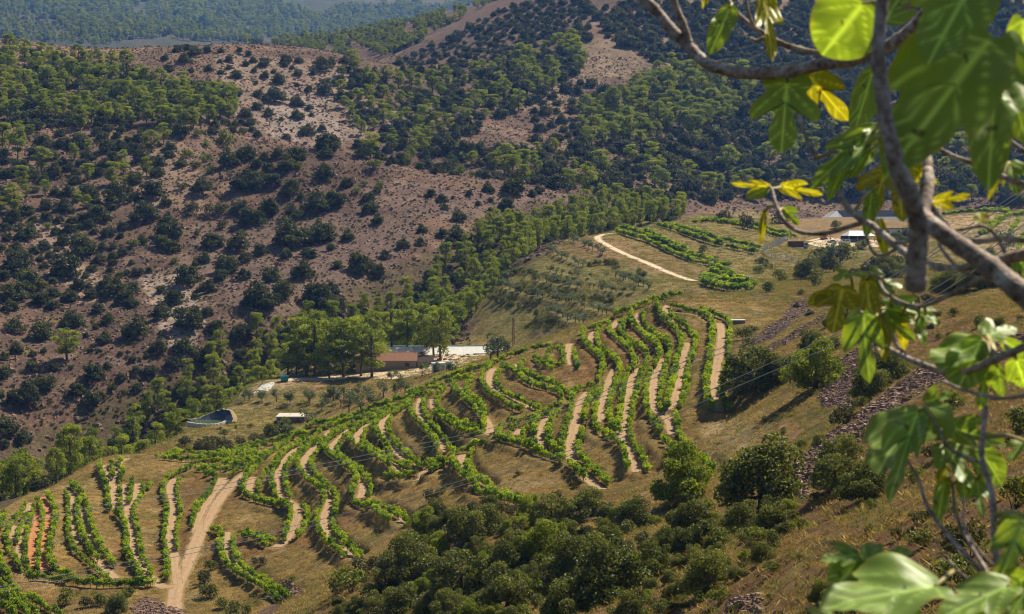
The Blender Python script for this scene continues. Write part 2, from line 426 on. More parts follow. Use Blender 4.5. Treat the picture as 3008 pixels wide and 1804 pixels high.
TRACKS = [
 # view, range, width in metres, points
 (VA, LO, 1.9, [(320,520),(330,680),(295,800),(280,950),(290,1080)]),
 (VA, LO, 2.2, [(360,470),(425,620),(400,750),(380,900),(385,1110)]),
 (VA, LO, 1.9, [(250,520),(215,700),(195,850),(170,950),(200,1080)]),
 (VA, LO, 1.5, [(140,720),(100,800),(140,890)]),
 (VA, LO, 1.8, [(595,400),(640,500),(635,650),(660,800),(700,880)]),
 (VA, LO, 1.8, [(720,550),(735,700),(780,830),(820,920),(870,1040),(910,1090),(1000,1180)]),
 (VA, LO, 2.2, [(910,190),(960,310),(985,420),(1000,560),(1090,620),(1150,730),(1155,850),(1180,960),(1230,1070),(1310,1180),(1380,1240),(1450,1260)]),
 (VA, LO, 1.8, [(1110,130),(1020,180),(1020,260),(970,330)]),
 (VA, LO, 1.7, [(1085,350),(1085,470),(1095,560)]),
 (VA, LO, 1.7, [(1190,350),(1180,450),(1120,530),(1095,600)]),
 (VB, LO, 3.0, [(1000,375),(950,420),(830,510),(720,640),(640,770),(570,900),(510,1040),(430,1220),(360,1370),(335,1484),(330,1600)]),
 (VB, LO, 2.8, [(760,450),(720,520),(640,620),(570,740),(530,850),(540,930)]),
 (VB, LO, 2.0, [(350,450),(295,510),(290,560),(320,650),(325,760),(295,860),(290,960),(310,1060),(335,1150),(350,1280),(360,1370)]),
 (VB, LO, 2.4, [(150,1380),(260,1395),(350,1385)]),
 (VB, LO, 2.2, [(1310,650),(1370,700),(1400,770),(1350,880),(1300,990),(1210,1060)]),
 (VB, LO, 1.8, [(780,920),(785,1020),(800,1130),(870,1210),(960,1290),(1080,1360),(1230,1440)]),
 (VB, LO, 1.8, [(1010,440),(980,520),(985,590)]),
 (VC, LO, 1.9, [(370,380),(290,430),(190,510),(100,600),(50,680),(55,760),(80,900),(140,960),(200,1010)]),
 (VC, LO, 1.9, [(560,310),(500,350),(430,420),(340,510),(280,580),(270,640),(330,720),(420,810),(490,900),(500,960),(450,1080),(450,1170),(510,1270),(620,1380),(700,1450)]),
 (VC, LO, 1.9, [(740,285),(660,340),(570,420),(500,490),(510,530),(600,610),(720,700),(790,790),(780,860),(760,940)]),
 (VC, LO, 1.9, [(870,235),(740,370),(720,430),(800,490),(900,540),(1000,600),(1090,650),(1110,700)]),
 (VC, LO, 1.9, [(1010,180),(950,260),(950,350),(1000,440),(1070,520),(1150,600),(1220,650)]),
 (VC, LO, 1.6, [(900,1010),(1050,1080),(1150,1150)]),
 (VC, LO, 2.2, [(1430,610),(1330,690),(1270,770),(1180,800)]),
 (VC, LO, 1.8, [(230,1010),(230,1080),(190,1190),(120,1290)]),
 (VD, LO, 1.8, [(110,500),(90,560),(90,620),(130,700),(220,820),(290,910),(330,970)]),
 (VD, LO, 1.6, [(210,490),(205,560),(230,620)]),
 (VD, LO, 1.9, [(440,390),(470,460),(560,560),(640,650),(690,720),(710,790),(680,830)]),
 (VD, LO, 1.9, [(740,240),(690,320),(720,390),(800,455),(900,520),(1020,575),(1100,605)]),
 (VD, LO, 1.7, [(950,200),(920,240),(980,295),(1060,335)]),
 (VD, LO, 2.0, [(1400,10),(1370,80),(1400,160),(1420,240)]),
 (VD, LO, 1.9, [(490,960),(455,1010),(450,1050),(490,1130),(560,1210),(660,1270)]),
 (VD, LO, 2.0, [(1240,640),(1160,740),(1150,850),(1160,940)]),
 (VD, LO, 1.6, [(960,760),(930,830)]),
 (VE, LO, 2.1, [(390,440),(320,520),(290,640),(260,740),(230,860),(220,970),(240,1060),(330,1150),(430,1260),(490,1285)]),
 (VE, LO, 1.8, [(610,240),(550,360),(510,500),(490,620),(480,720)]),
 (VE, LO, 2.0, [(810,230),(750,350),(730,480),(700,600),(680,760),(680,850),(740,960),(790,1080),(800,1150)]),
 (VE, LO, 2.1, [(1020,150),(970,260),(940,400),(930,520),(960,600),(1060,670),(1100,760),(1110,830)]),
 (VE, LO, 2.0, [(1220,60),(1180,220),(1170,330),(1140,450),(1120,540),(1060,620)]),
 (VF, LO, 2.0, [(180,490),(120,580),(150,660)]),
 (VF, LO, 1.9, [(440,360),(380,440),(400,510)]),
 (VF, LO, 1.9, [(660,290),(625,380),(650,440)]),
 (VF, LO, 2.0, [(970,200),(930,270),(970,350),(1060,440)]),
 (VF, LO, 1.8, [(1190,590),(1160,700),(1130,800)]),
 (VF, LO, 2.2, [(1540,400),(1560,550),(1540,700),(1510,850),(1480,1000),(1490,1130),(1510,1250),(1530,1400)]),
 (VF, LO, 1.6, [(1050,285),(1200,300),(1340,340)]),
 (VU, HI, 3.4, [(320,545),(220,560),(150,590),(260,660),(420,740),(600,810),(780,890),(930,945),(1030,975)]),
 (VW, HI, 3.2, [(520,620),(600,600),(700,585),(900,600),(1080,640)]),
]


def catmull(pts, n=10):
    p = np.array(pts, float)
    p = np.vstack([2 * p[0] - p[1], p, 2 * p[-1] - p[-2]])
    out = []
    for i in range(1, len(p) - 2):
        for t in np.linspace(0, 1, n, endpoint=False):
            a, b, c, d = p[i - 1], p[i], p[i + 1], p[i + 2]
            out.append(0.5 * ((2 * b) + (c - a) * t + (2 * a - 5 * b + 4 * c - d) * t * t + (3 * b - a - 3 * c + d) * t ** 3))
    out.append(p[-2])
    return np.array(out)


def resample(p, step):
    p = np.asarray(p, float)
    s = np.r_[0, np.cumsum(np.linalg.norm(np.diff(p, axis=0), axis=1))]
    n = max(2, int(round(s[-1] / step)) + 1)
    t = np.linspace(0, s[-1], n)
    return np.stack([np.interp(t, s, p[:, k]) for k in range(p.shape[1])], 1)


def smooth_line(p, it):
    p = p.copy()
    for _ in range(it):
        p[1:-1] = 0.25 * p[:-2] + 0.5 * p[1:-1] + 0.25 * p[2:]
    return p


def trace(view, rr, pts, above=0.0):
    """pixel line -> ground line (x, y), for a thing whose middle stands `above` metres over the ground"""
    ox, oy, s = view
    pl = catmull([(ox + x / s, oy + y / s) for x, y in pts])
    pl = resample(pl, 5.0)
    out = []
    for u, v in pl:
        x, y, r = hit(u, v, *rr)
        if above:
            x, y, r = hit(u, v + above * F / r, *rr)
        out.append((x, y))
    out = np.array(out)
    # take out jumps across a limb
    rad = np.hypot(out[:, 0], out[:, 1])
    if len(rad) > 6:
        med = np.array([np.median(rad[max(0, i - 3):i + 4]) for i in range(len(rad))])
        out = out / rad[:, None] * np.where(np.abs(rad - med) > 4, med, rad)[:, None]
    out = smooth_line(out, 8)
    return resample(out, 0.5)


VO = (1350, 620, 3.297)
OLIVES = [[(860,600),(1000,625),(1150,665),(1260,660)],[(640,670),(800,700),(950,720),(1130,760)],
 [(380,735),(450,760),(560,800),(700,830),(850,860),(1000,890),(1160,900)],[(1180,765),(1300,765),(1450,790),(1560,810),(1700,800)],
 [(1180,940),(1280,970),(1400,1010),(1460,1030)],[(800,1010),(900,990),(1000,1040),(1100,1090),(1190,1120)],
 [(1400,650),(1550,660),(1700,720),(1850,780)],[(850,380),(950,440),(1080,500),(1180,560)],[(300,670),(420,690),(520,640)],[(1100,290),(1250,370),(1400,440)]]
olive_lines = [trace(VO, (425, 760), p) for p in OLIVES]
track_lines = [(trace(v, r, p), w) for v, r, w, p in TRACKS]
row_lines = [trace(v, r, p, 0.75) for v, r, p in ROWS]

# level the ground along the tracks and rows: benches with banks between them
BD = np.full(GZ.shape, 99.0); BZ = np.zeros(GZ.shape)


def bench(line, zs, reach):
    for (x, y), z in zip(line, zs):
        fi, fj = gidx(x, y)
        r = math.hypot(x, y)
        di = int(reach / (r * 0.0014)) + 1
        i0, i1 = max(0, int(fi) - di), min(NA, int(fi) + di + 2)
        j0, j1 = np.searchsorted(RR, r - reach), np.searchsorted(RR, r + reach) + 1
        d = np.hypot(GX[i0:i1, j0:j1] - x, GY[i0:i1, j0:j1] - y)
        m = d < BD[i0:i1, j0:j1]
        BD[i0:i1, j0:j1][m] = d[m]
        BZ[i0:i1, j0:j1][m] = z


GZ0 = GZ.copy()
for line, w in track_lines:
    z = bil(GZ0, *gidx(line[:, 0], line[:, 1]))
    k = np.ones(25) / 25
    z = np.convolve(np.pad(z, 12, mode='edge'), k, 'valid')
    bench(line, z, 4.6)
for line in olive_lines:
    z = bil(GZ0, *gidx(line[:, 0], line[:, 1]))
    z = np.convolve(np.pad(z, 12, mode='edge'), np.ones(25) / 25, 'valid')
    bench(line, z + 0.5, 4.6)
for line in row_lines:
    z = bil(GZ0, *gidx(line[:, 0], line[:, 1]))
    z = np.convolve(np.pad(z, 12, mode='edge'), np.ones(25) / 25, 'valid')
    fi, fj = gidx(line[:, 0], line[:, 1])
    free = bil(BD, fi, fj) > 2.4
    if free.any():
        bench(line[free], z[free], 2.6)
bw = 1 - sstep(1.65, 2.75, BD)
GZ = GZ * (1 - bw) + BZ * bw

# hollow for the pond on the farm bench
_px, _py, _pr = hit(610, 1250, 395, 430)
POND_C = Vector((_px, _py, float(ground_z(_px, _py)))) if 'Vector' in globals() else (_px, _py, float(ground_z(_px, _py)))
_pa = math.atan2(_px, _py)
_lx = (GX - _px) * math.cos(_pa) - (GY - _py) * math.sin(_pa)
_ly = (GX - _px) * math.sin(_pa) + (GY - _py) * math.cos(_pa)
_q = np.hypot(_lx / 6.6, (_ly - 4.6) / 8.4)
_w = 1 - sstep(0.92, 1.25, _q)
GZ = GZ * (1 - _w) + (POND_C[2] - 0.55) * _w
# ------------------------------------------------------------------ materials and mesh helpers
def nodes_of(m):
    m.use_nodes = True
    return m.node_tree.nodes, m.node_tree.links


def ramp(n, stops):
    r = n.new('ShaderNodeValToRGB')
    e = r.color_ramp.elements
    while len(e) < len(stops):
        e.new(0.5)
    for k, (p, c) in enumerate(stops):
        e[k].position = p
        e[k].color = (c[0], c[1], c[2], 1) if isinstance(c, (tuple, list)) else (c, c, c, 1)
    return r


def noise_tex(n, l, scale, detail=4, rough=0.6, coord=None):
    t = n.new('ShaderNodeTexNoise')
    t.inputs['Scale'].default_value = scale
    t.inputs['Detail'].default_value = detail
    t.inputs['Roughness'].default_value = rough
    if coord is not None:
        l.new(coord, t.inputs['Vector'])
    return t


def mixc(n, l, mode, fac, a, b):
    m = n.new('ShaderNodeMix')
    m.data_type = 'RGBA'
    m.blend_type = mode
    for sock, val in ((m.inputs['Factor'], fac), (m.inputs['A'], a), (m.inputs['B'], b)):
        if hasattr(val, 'is_output'):
            l.new(val, sock)
        elif isinstance(val, (tuple, list)):
            sock.default_value = (*val[:3], 1)
        else:
            sock.default_value = val
    return m.outputs['Result']


def surface(name, col, col2=None, scale=2.0, rough=0.9, bump=0.3, bump_scale=None, metal=0.0, spec=0.2, object_space=False, detail=5):
    """plain worn surface: two colours mixed by noise, with a little relief"""
    m = bpy.data.materials.new(name)
    n, l = nodes_of(m)
    b = n['Principled BSDF']
    co = n.new('ShaderNodeTexCoord').outputs['Object'] if object_space else n.new('ShaderNodeNewGeometry').outputs['Position']
    t = noise_tex(n, l, scale, detail, 0.65, co)
    col2 = col2 or tuple(c * 0.7 for c in col)
    rp = ramp(n, [(0.32, col2), (0.68, col)])
    l.new(t.outputs[0], rp.inputs[0])
    l.new(rp.outputs[0], b.inputs['Base Color'])
    b.inputs['Roughness'].default_value = rough
    b.inputs['Metallic'].default_value = metal
    b.inputs['Specular IOR Level'].default_value = spec
    if bump:
        t2 = noise_tex(n, l, bump_scale or scale * 3, 5, 0.7, co)
        bp = n.new('ShaderNodeBump')
        bp.inputs['Strength'].default_value = bump
        bp.inputs['Distance'].default_value = 0.15
        l.new(t2.outputs[0], bp.inputs['Height'])
        l.new(bp.outputs[0], b.inputs['Normal'])
    return m


def leaf_mat(name, dark, light, trans=0.35, rough=0.6, spec=0.25, tcol=None, obj_var=0.35):
    """foliage: per-leaf and per-plant colour between two greens, some light passing through"""
    m = bpy.data.materials.new(name)
    n, l = nodes_of(m)
    b = n['Principled BSDF']
    at = n.new('ShaderNodeAttribute'); at.attribute_name = 'tint'
    oi = n.new('ShaderNodeObjectInfo')
    mm = n.new('ShaderNodeMath'); mm.operation = 'MULTIPLY_ADD'
    l.new(oi.outputs['Random'], mm.inputs[0]); mm.inputs[1].default_value = obj_var
    mm.inputs[2].default_value = -obj_var / 2
    ad = n.new('ShaderNodeMath'); ad.operation = 'ADD'; ad.use_clamp = True
    l.new(at.outputs['Fac'], ad.inputs[0]); l.new(mm.outputs[0], ad.inputs[1])
    c = mixc(n, l, 'MIX', ad.outputs[0], dark, light)
    l.new(c, b.inputs['Base Color'])
    b.inputs['Roughness'].default_value = rough
    b.inputs['Specular IOR Level'].default_value = spec
    if trans:
        tr = n.new('ShaderNodeBsdfTranslucent')
        tc = mixc(n, l, 'MULTIPLY', 1.0, c, tcol or (1.35, 1.25, 0.5))
        l.new(tc, tr.inputs['Color'])
        mx = n.new('ShaderNodeMixShader'); mx.inputs[0].default_value = trans
        l.new(b.outputs[0], mx.inputs[1]); l.new(tr.outputs[0], mx.inputs[2])
        l.new(mx.outputs[0], n['Material Output'].inputs[0])
    return m


def mesh_np(name, verts, faces, mats=(), smooth=False, tint=None, mat_idx=None):
    """mesh from arrays; faces is an (n, k) int array or a list of tuples"""
    me = bpy.data.meshes.new(name)
    verts = np.asarray(verts, np.float32)
    if isinstance(faces, np.ndarray):
        nf, k = faces.shape
        me.vertices.add(len(verts)); me.vertices.foreach_set('co', verts.ravel())
        me.loops.add(nf * k); me.loops.foreach_set('vertex_index', faces.astype(np.int32).ravel())
        me.polygons.add(nf); me.polygons.foreach_set('loop_start', np.arange(nf, dtype=np.int32) * k)
        me.update(calc_edges=True)
    else:
        me.from_pydata([tuple(map(float, v)) for v in verts], [], faces)
        me.update()
    for m in mats:
        me.materials.append(m)
    if mat_idx is not None:
        me.polygons.foreach_set('material_index', np.asarray(mat_idx, np.int32))
    me.polygons.foreach_set('use_smooth', np.full(len(me.polygons), bool(smooth)))
    if tint is not None:
        a = me.attributes.new('tint', 'FLOAT', 'FACE')
        a.data.foreach_set('value', np.asarray(tint, np.float32))
    return me


def obj(name, me, parent=None, loc=None, label=None, cat=None, group=None, kind=None):
    o = bpy.data.objects.new(name, me)
    COL.objects.link(o)
    if parent is not None:
        o.parent = parent
    if loc is not None:
        o.location = loc
    tag(o, label, cat, group, kind)
    return o


def tag(o, label=None, cat=None, group=None, kind=None):
    if label: o['label'] = label
    if cat: o['category'] = cat
    if group: o['group'] = group
    if kind: o['kind'] = kind
    return o


class MB:
    """collects boxes, prisms and tubes into one mesh"""
    def __init__(s):
        s.v = []; s.f = []

    def add(s, vs, fs):
        k = len(s.v)
        s.v += [tuple(map(float, p)) for p in vs]
        s.f += [tuple(i + k for i in f) for f in fs]
        return s

    def box(s, x0, x1, y0, y1, z0, z1):
        return s.add([(x0, y0, z0), (x1, y0, z0), (x1, y1, z0), (x0, y1, z0), (x0, y0, z1), (x1, y0, z1), (x1, y1, z1), (x0, y1, z1)],
                     [(0, 3, 2, 1), (4, 5, 6, 7), (0, 1, 5, 4), (1, 2, 6, 5), (2, 3, 7, 6), (3, 0, 4, 7)])

    def tube(s, pts, rad, n=8, cap=True):
        pts = [Vector(p) for p in pts]
        rads = rad if isinstance(rad, (list, tuple, np.ndarray)) else [rad] * len(pts)
        vs, fs = [], []
        up = None
        for i, p in enumerate(pts):
            t = (pts[min(i + 1, len(pts) - 1)] - pts[max(i - 1, 0)])
            if t.length < 1e-9: t = Vector((0, 0, 1))
            t.normalize()
            if up is None:
                up = t.orthogonal().normalized()
            up = (up - t * up.dot(t))
            up = up.normalized() if up.length > 1e-6 else t.orthogonal().normalized()
            sd = t.cross(up)
            for k in range(n):
                a = 2 * math.pi * k / n
                vs.append(p + (up * math.cos(a) + sd * math.sin(a)) * rads[i])
        for i in range(len(pts) - 1):
            for k in range(n):
                k2 = (k + 1) % n
                fs.append((i * n + k, i * n + k2, (i + 1) * n + k2, (i + 1) * n + k))
        if cap:
            fs.append(tuple(range(n - 1, -1, -1)))
            fs.append(tuple((len(pts) - 1) * n + k for k in range(n)))
        return s.add(vs, fs)

    def prism(s, poly, z0, z1):
        n = len(poly)
        vs = [(x, y, z0) for x, y in poly] + [(x, y, z1) for x, y in poly]
        fs = [tuple(range(n - 1, -1, -1)), tuple(range(n, 2 * n))] + [(i, (i + 1) % n, n + (i + 1) % n, n + i) for i in range(n)]
        return s.add(vs, fs)

    def mesh(s, name, mat, smooth=False):
        return mesh_np(name, s.v, s.f, [mat], smooth)

    def build(s, name, mat, parent=None, smooth=False, loc=None, **kw):
        return obj(name, s.mesh(name, mat, smooth), parent, loc, **kw)


def empty(name, loc, rz=0.0, **kw):
    o = bpy.data.objects.new(name, None)
    o.empty_display_size = 0.3
    COL.objects.link(o)
    o.location = loc
    o.rotation_euler = (0, 0, rz)
    tag(o, **kw)
    return o


# ------------------------------------------------------------------ ground
GU, GV = project(GX, GY, GZ)
n1 = fbm(GX / 7, GY / 7, 101, 4); n2 = fbm(GX / 30, GY / 30, 111, 4); n3 = fbm(GX / 2.2, GY / 2.2, 121, 3)


def lerp3(a, b, t):
    return a + (np.asarray(b) - a) * t[..., None]


HILL_A, HILL_B, HILL_P = (0.115, 0.074, 0.058), (0.175, 0.108, 0.074), (0.26, 0.185, 0.14)
GRASS_A, GRASS_B, GRASS_R = (0.27, 0.18, 0.062), (0.165, 0.132, 0.036), (0.22, 0.108, 0.048)
land = np.empty(GX.shape + (3,))
land[:] = HILL_A
land = lerp3(land, HILL_B, sstep(-0.3, 0.5, n2))
land = lerp3(land, HILL_P, 0.6 * sstep(0.12, 0.55, n1 + 0.5 * n2))
land = lerp3(land, (0.16, 0.125, 0.05), 0.7 * sstep(0.25, 0.6, fbm(GX / 18, GY / 18, 131, 4)))


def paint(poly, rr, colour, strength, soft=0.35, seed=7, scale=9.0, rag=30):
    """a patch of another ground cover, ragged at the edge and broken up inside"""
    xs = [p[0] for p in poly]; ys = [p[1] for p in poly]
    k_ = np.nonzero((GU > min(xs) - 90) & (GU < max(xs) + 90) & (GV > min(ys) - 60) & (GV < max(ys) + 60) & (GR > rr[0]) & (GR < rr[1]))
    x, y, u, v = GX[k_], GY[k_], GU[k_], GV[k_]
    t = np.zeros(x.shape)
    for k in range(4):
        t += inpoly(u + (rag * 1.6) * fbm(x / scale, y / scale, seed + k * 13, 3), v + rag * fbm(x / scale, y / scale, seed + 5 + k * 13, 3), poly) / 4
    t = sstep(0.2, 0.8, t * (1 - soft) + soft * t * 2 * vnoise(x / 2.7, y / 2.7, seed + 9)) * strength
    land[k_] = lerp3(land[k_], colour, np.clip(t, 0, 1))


# scree, bare streaks and other ground covers of the hills
paint([(640,150),(1060,190),(1100,420),(780,400),(640,300)], (840, 1120), (0.29, 0.215, 0.175), 0.65, 0.6)
paint([(780,280),(960,260),(1010,420),(790,410)], (840, 1120), (0.30, 0.245, 0.225), 0.6, 0.6)
paint([(1130,320),(1230,330),(1230,380),(1130,390)], (840, 1120), (0.30, 0.25, 0.23), 0.6, 0.6)
paint([(0,110),(420,120),(400,170),(200,180),(0,150)], (950, 1300), (0.27, 0.17, 0.10), 0.9)
paint([(0,30),(110,35),(205,60),(205,100),(0,95)], (1400, 4200), (0.085, 0.062, 0.052), 0.8)
paint([(400,800),(560,790),(600,930),(560,1080),(480,1000),(440,880)], (480, 760), (0.36, 0.28, 0.23), 0.85)
paint([(60,640),(180,640),(260,760),(330,880),(240,900),(120,760)], (480, 760), (0.34, 0.25, 0.19), 0.7)
paint([(360,420),(560,420),(640,640),(420,600)], (480, 860), (0.30, 0.205, 0.145), 0.7)
paint([(1670,130),(1960,100),(1980,210),(1800,230),(1640,300),(1560,320),(1540,290)], (840, 1400), (0.30, 0.225, 0.155), 0.5, 0.6)
paint([(1250,0),(1800,-40),(1700,110),(1350,160),(1200,180)], (1000, 1600), (0.125, 0.085, 0.07), 0.7)
paint([(1100,540),(1560,560),(1840,600),(1820,690),(1350,640),(1050,620)], (560, 830), (0.20, 0.135, 0.115), 0.6)
paint([(560,660),(900,620),(1250,640),(1100,830),(760,1000),(560,760)], (500, 780), (0.185, 0.128, 0.108), 0.55)
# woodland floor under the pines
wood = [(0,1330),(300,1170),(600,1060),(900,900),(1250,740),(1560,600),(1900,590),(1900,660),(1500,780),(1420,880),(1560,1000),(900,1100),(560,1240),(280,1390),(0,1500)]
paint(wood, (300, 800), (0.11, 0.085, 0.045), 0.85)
# farmed spur: dry grass banks
fm = inpoly(GU, GV, [(-600,1500),(0,1500),(300,1330),(700,1220),(1000,1120),(1560,950),(2000,840),(2260,880),(2230,1000),(2130,1260),(1960,1420),(1500,1520),(1250,1600),(900,1700),(620,1900),(-600,1900)]) & (GR > 178) & (GR < 470)
fg = np.empty(GX.shape + (3,)); fg[:] = GRASS_A
fg = lerp3(fg, GRASS_B, sstep(-0.1, 0.5, n1)); fg = lerp3(fg, GRASS_R, 0.8 * sstep(0.0, 0.6, n2 + 0.4 * n3))
fg = lerp3(fg, (0.33, 0.245, 0.12), 0.7 * sstep(0.15, 0.6, fbm(GX / 5, GY / 5, 141, 3)))
land = lerp3(land, fg, fm * 1.0)
# bench of the farmhouse, pond and olive grove
paint([(400,1330),(560,1180),(760,1090),(1580,960),(1560,1010),(1300,1080),(1000,1200),(700,1330)], (390, 560), (0.24, 0.19, 0.075), 0.9, 0.5)
paint([(640,1130),(860,1080),(900,1120),(720,1160)], (400, 560), (0.42, 0.30, 0.19), 0.6)
paint([(880,1120),(1220,1110),(1200,1180),(1000,1190)], (400, 520), (0.36, 0.22, 0.12), 0.7)
# olive terraces and upper vineyard ground
paint([(1400,1040),(1400,850),(1760,670),(2450,590),(3400,580),(3400,880),(2250,900),(2000,860)], (425, 920), (0.235, 0.18, 0.07), 0.95, 0.4)
paint([(1430,1000),(1420,860),(1640,730),(1900,790),(1960,850),(1700,960)], (425, 760), (0.17, 0.155, 0.05), 0.75, 0.6)
paint([(1620,740),(2060,820),(2050,790),(1740,680)], (425, 760), (0.27, 0.15, 0.085), 0.6)
paint([(2300,600),(2480,590),(2700,660),(2500,720),(2250,660)], (600, 860), (0.25, 0.15, 0.085), 0.6, 0.6)
paint([(2760,620),(3100,620),(3100,760),(2800,740)], (600, 900), (0.36, 0.27, 0.18), 0.8)
# near slope: dry grass, red soil, scree runs
ns = inpoly(GU, GV, [(620,2000),(900,1700),(1250,1590),(1500,1510),(1960,1420),(2130,1260),(2230,1000),(2260,860),(2300,800),(3600,700),(3600,2600),(620,2600)]) & (GR < 620)
gg = np.empty(GX.shape + (3,)); gg[:] = (0.255, 0.175, 0.058)
gg = lerp3(gg, (0.135, 0.12, 0.034), sstep(-0.1, 0.5, n1)); gg = lerp3(gg, (0.19, 0.098, 0.058), 0.8 * sstep(0.1, 0.5, n2 + 0.5 * n3))
land = lerp3(land, gg, ns * 1.0)
SCREE = [([(2360,1480),(2290,1440),(2330,1380),(2440,1270),(2560,1180),(2700,1080),(2860,1020),(3100,950),(3100,1010),(2860,1090),(2740,1140),(2600,1230),(2480,1330),(2380,1460)], (60, 330)),
         ([(2440,1195),(2400,1170),(2450,1080),(2500,1040),(2570,990),(2620,1000),(2580,1080),(2520,1190)], (80, 330)),
         ([(2195,1000),(2260,960),(2330,900),(2400,850),(2420,870),(2350,930),(2260,1000),(2210,1020)], (150, 420)),
         ([(2240,1035),(2330,980),(2420,920),(2430,935),(2330,1000),(2260,1045)], (150, 420)),
         ([(2130,1804),(2150,1770),(2240,1740),(2230,1804)], (40, 200)),
         ([(1180,1800),(1050,1804),(1180,1730),(1290,1700),(1280,1760)], (60, 260)),
         ([(380,1790),(420,1750),(540,1790),(520,1830)], (180, 280)),
         ([(780,1720),(850,1700),(900,1740),(820,1760)], (180, 290))]
for sp, sr in SCREE:
    paint(sp, sr, (0.18, 0.112, 0.085), 0.95, 0.3)
paint([(2560,900),(2700,860),(2900,900),(2800,980),(2640,1010)], (150, 420), (0.22, 0.11, 0.07), 0.7, 0.5)
paint([(2330,840),(2420,800),(2450,860),(2330,900)], (250, 620), (0.24, 0.125, 0.08), 0.7, 0.5)
paint([(2500,1560),(2760,1480),(2800,1560),(2600,1620)], (40, 300), (0.22, 0.11, 0.065), 0.6, 0.6)
paint([(2180,1600),(2300,1560),(2330,1680),(2230,1720)], (40, 300), (0.23, 0.12, 0.075), 0.6, 0.6)
paint([(2270,1250),(2330,1220),(2340,1290),(2280,1310)], (80, 330), (0.42, 0.25, 0.15), 0.8)
paint([(2050,1260),(2250,1200),(2250,1300),(2050,1400)], (100, 330), (0.40, 0.30, 0.17), 0.6)
paint([(1880,1440),(1920,1440),(1950,1540),(1890,1560)], (100, 300), (0.42, 0.25, 0.15), 0.8)
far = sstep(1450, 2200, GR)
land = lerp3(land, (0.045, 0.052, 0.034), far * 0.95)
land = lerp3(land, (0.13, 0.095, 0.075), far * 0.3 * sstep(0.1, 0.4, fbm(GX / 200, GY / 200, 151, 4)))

gm = bpy.data.materials.new('hillside_ground')
n, l = nodes_of(gm)
b = n['Principled BSDF']
at = n.new('ShaderNodeAttribute'); at.attribute_name = 'land'
gp = n.new('ShaderNodeNewGeometry').outputs['Position']
ta = noise_tex(n, l, 0.75, 8, 0.82, gp)
ra = ramp(n, [(0.30, 0.28), (0.48, 0.9), (0.72, 1.75)]); l.new(ta.outputs[0], ra.inputs[0])
tb = noise_tex(n, l, 0.11, 4, 0.6, gp)
rb = ramp(n, [(0.3, (0.72, 0.74, 0.72)), (0.7, (1.25, 1.2, 1.15))]); l.new(tb.outputs[0], rb.inputs[0])
c = mixc(n, l, 'MULTIPLY', 1.0, at.outputs['Color'], ra.outputs[0])
c = mixc(n, l, 'MULTIPLY', 1.0, c, rb.outputs[0])
l.new(c, b.inputs['Base Color'])
b.inputs['Roughness'].default_value = 0.95
b.inputs['Specular IOR Level'].default_value = 0.1
tc = noise_tex(n, l, 0.8, 8, 0.8, gp)
bp = n.new('ShaderNodeBump'); bp.inputs['Strength'].default_value = 1.0; bp.inputs['Distance'].default_value = 0.9
l.new(tc.outputs[0], bp.inputs['Height']); l.new(bp.outputs[0], b.inputs['Normal'])

ii, jj = np.meshgrid(np.arange(NA - 1), np.arange(NR - 1), indexing='ij')
q0 = (ii * NR + jj).ravel()
gf = np.stack([q0, q0 + NR, q0 + NR + 1, q0 + 1], 1)
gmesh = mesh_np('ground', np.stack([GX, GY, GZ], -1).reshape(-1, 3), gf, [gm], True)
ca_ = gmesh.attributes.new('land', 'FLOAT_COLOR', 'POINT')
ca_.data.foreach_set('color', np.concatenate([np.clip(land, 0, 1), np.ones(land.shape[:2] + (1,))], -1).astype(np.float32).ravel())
obj('ground', gmesh, kind='structure', label='hilly ground of dry grass, scrub and bare earth')

# ------------------------------------------------------------------ dirt tracks
M_TRACK = surface('dry_track_earth', (0.43, 0.285, 0.172), (0.27, 0.175, 0.10), 2.2, 0.95, 0.8, 5.0)
M_CLAY = surface('orange_track_clay', (0.48, 0.20, 0.085), (0.34, 0.14, 0.06), 1.6, 0.95, 0.8, 5.0)
M_PALE = surface('pale_road_gravel', (0.62, 0.50, 0.38), (0.50, 0.38, 0.27), 1.2, 0.95, 0.6, 4.0)


for m_, gcol in ((M_TRACK, (0.21, 0.145, 0.055)), (M_CLAY, (0.24, 0.14, 0.055)), (M_PALE, (0.33, 0.24, 0.14))):
    n, l = nodes_of(m_)
    b = n['Principled BSDF']
    src = b.inputs['Base Color'].links[0].from_socket
    at = n.new('ShaderNodeAttribute'); at.attribute_name = 'verge'
    tn = noise_tex(n, l, 1.1, 6, 0.75, n.new('ShaderNodeNewGeometry').outputs['Position'])
    ad = n.new('ShaderNodeMath'); ad.operation = 'ADD'
    l.new(at.outputs['Fac'], ad.inputs[0]); l.new(tn.outputs[0], ad.inputs[1])
    rp = ramp(n, [(0.78, 0.0), (1.0, 0.95)]); l.new(ad.outputs[0], rp.inputs[0])
    l.new(mixc(n, l, 'MIX', rp.outputs[0], src, gcol), b.inputs['Base Color'])


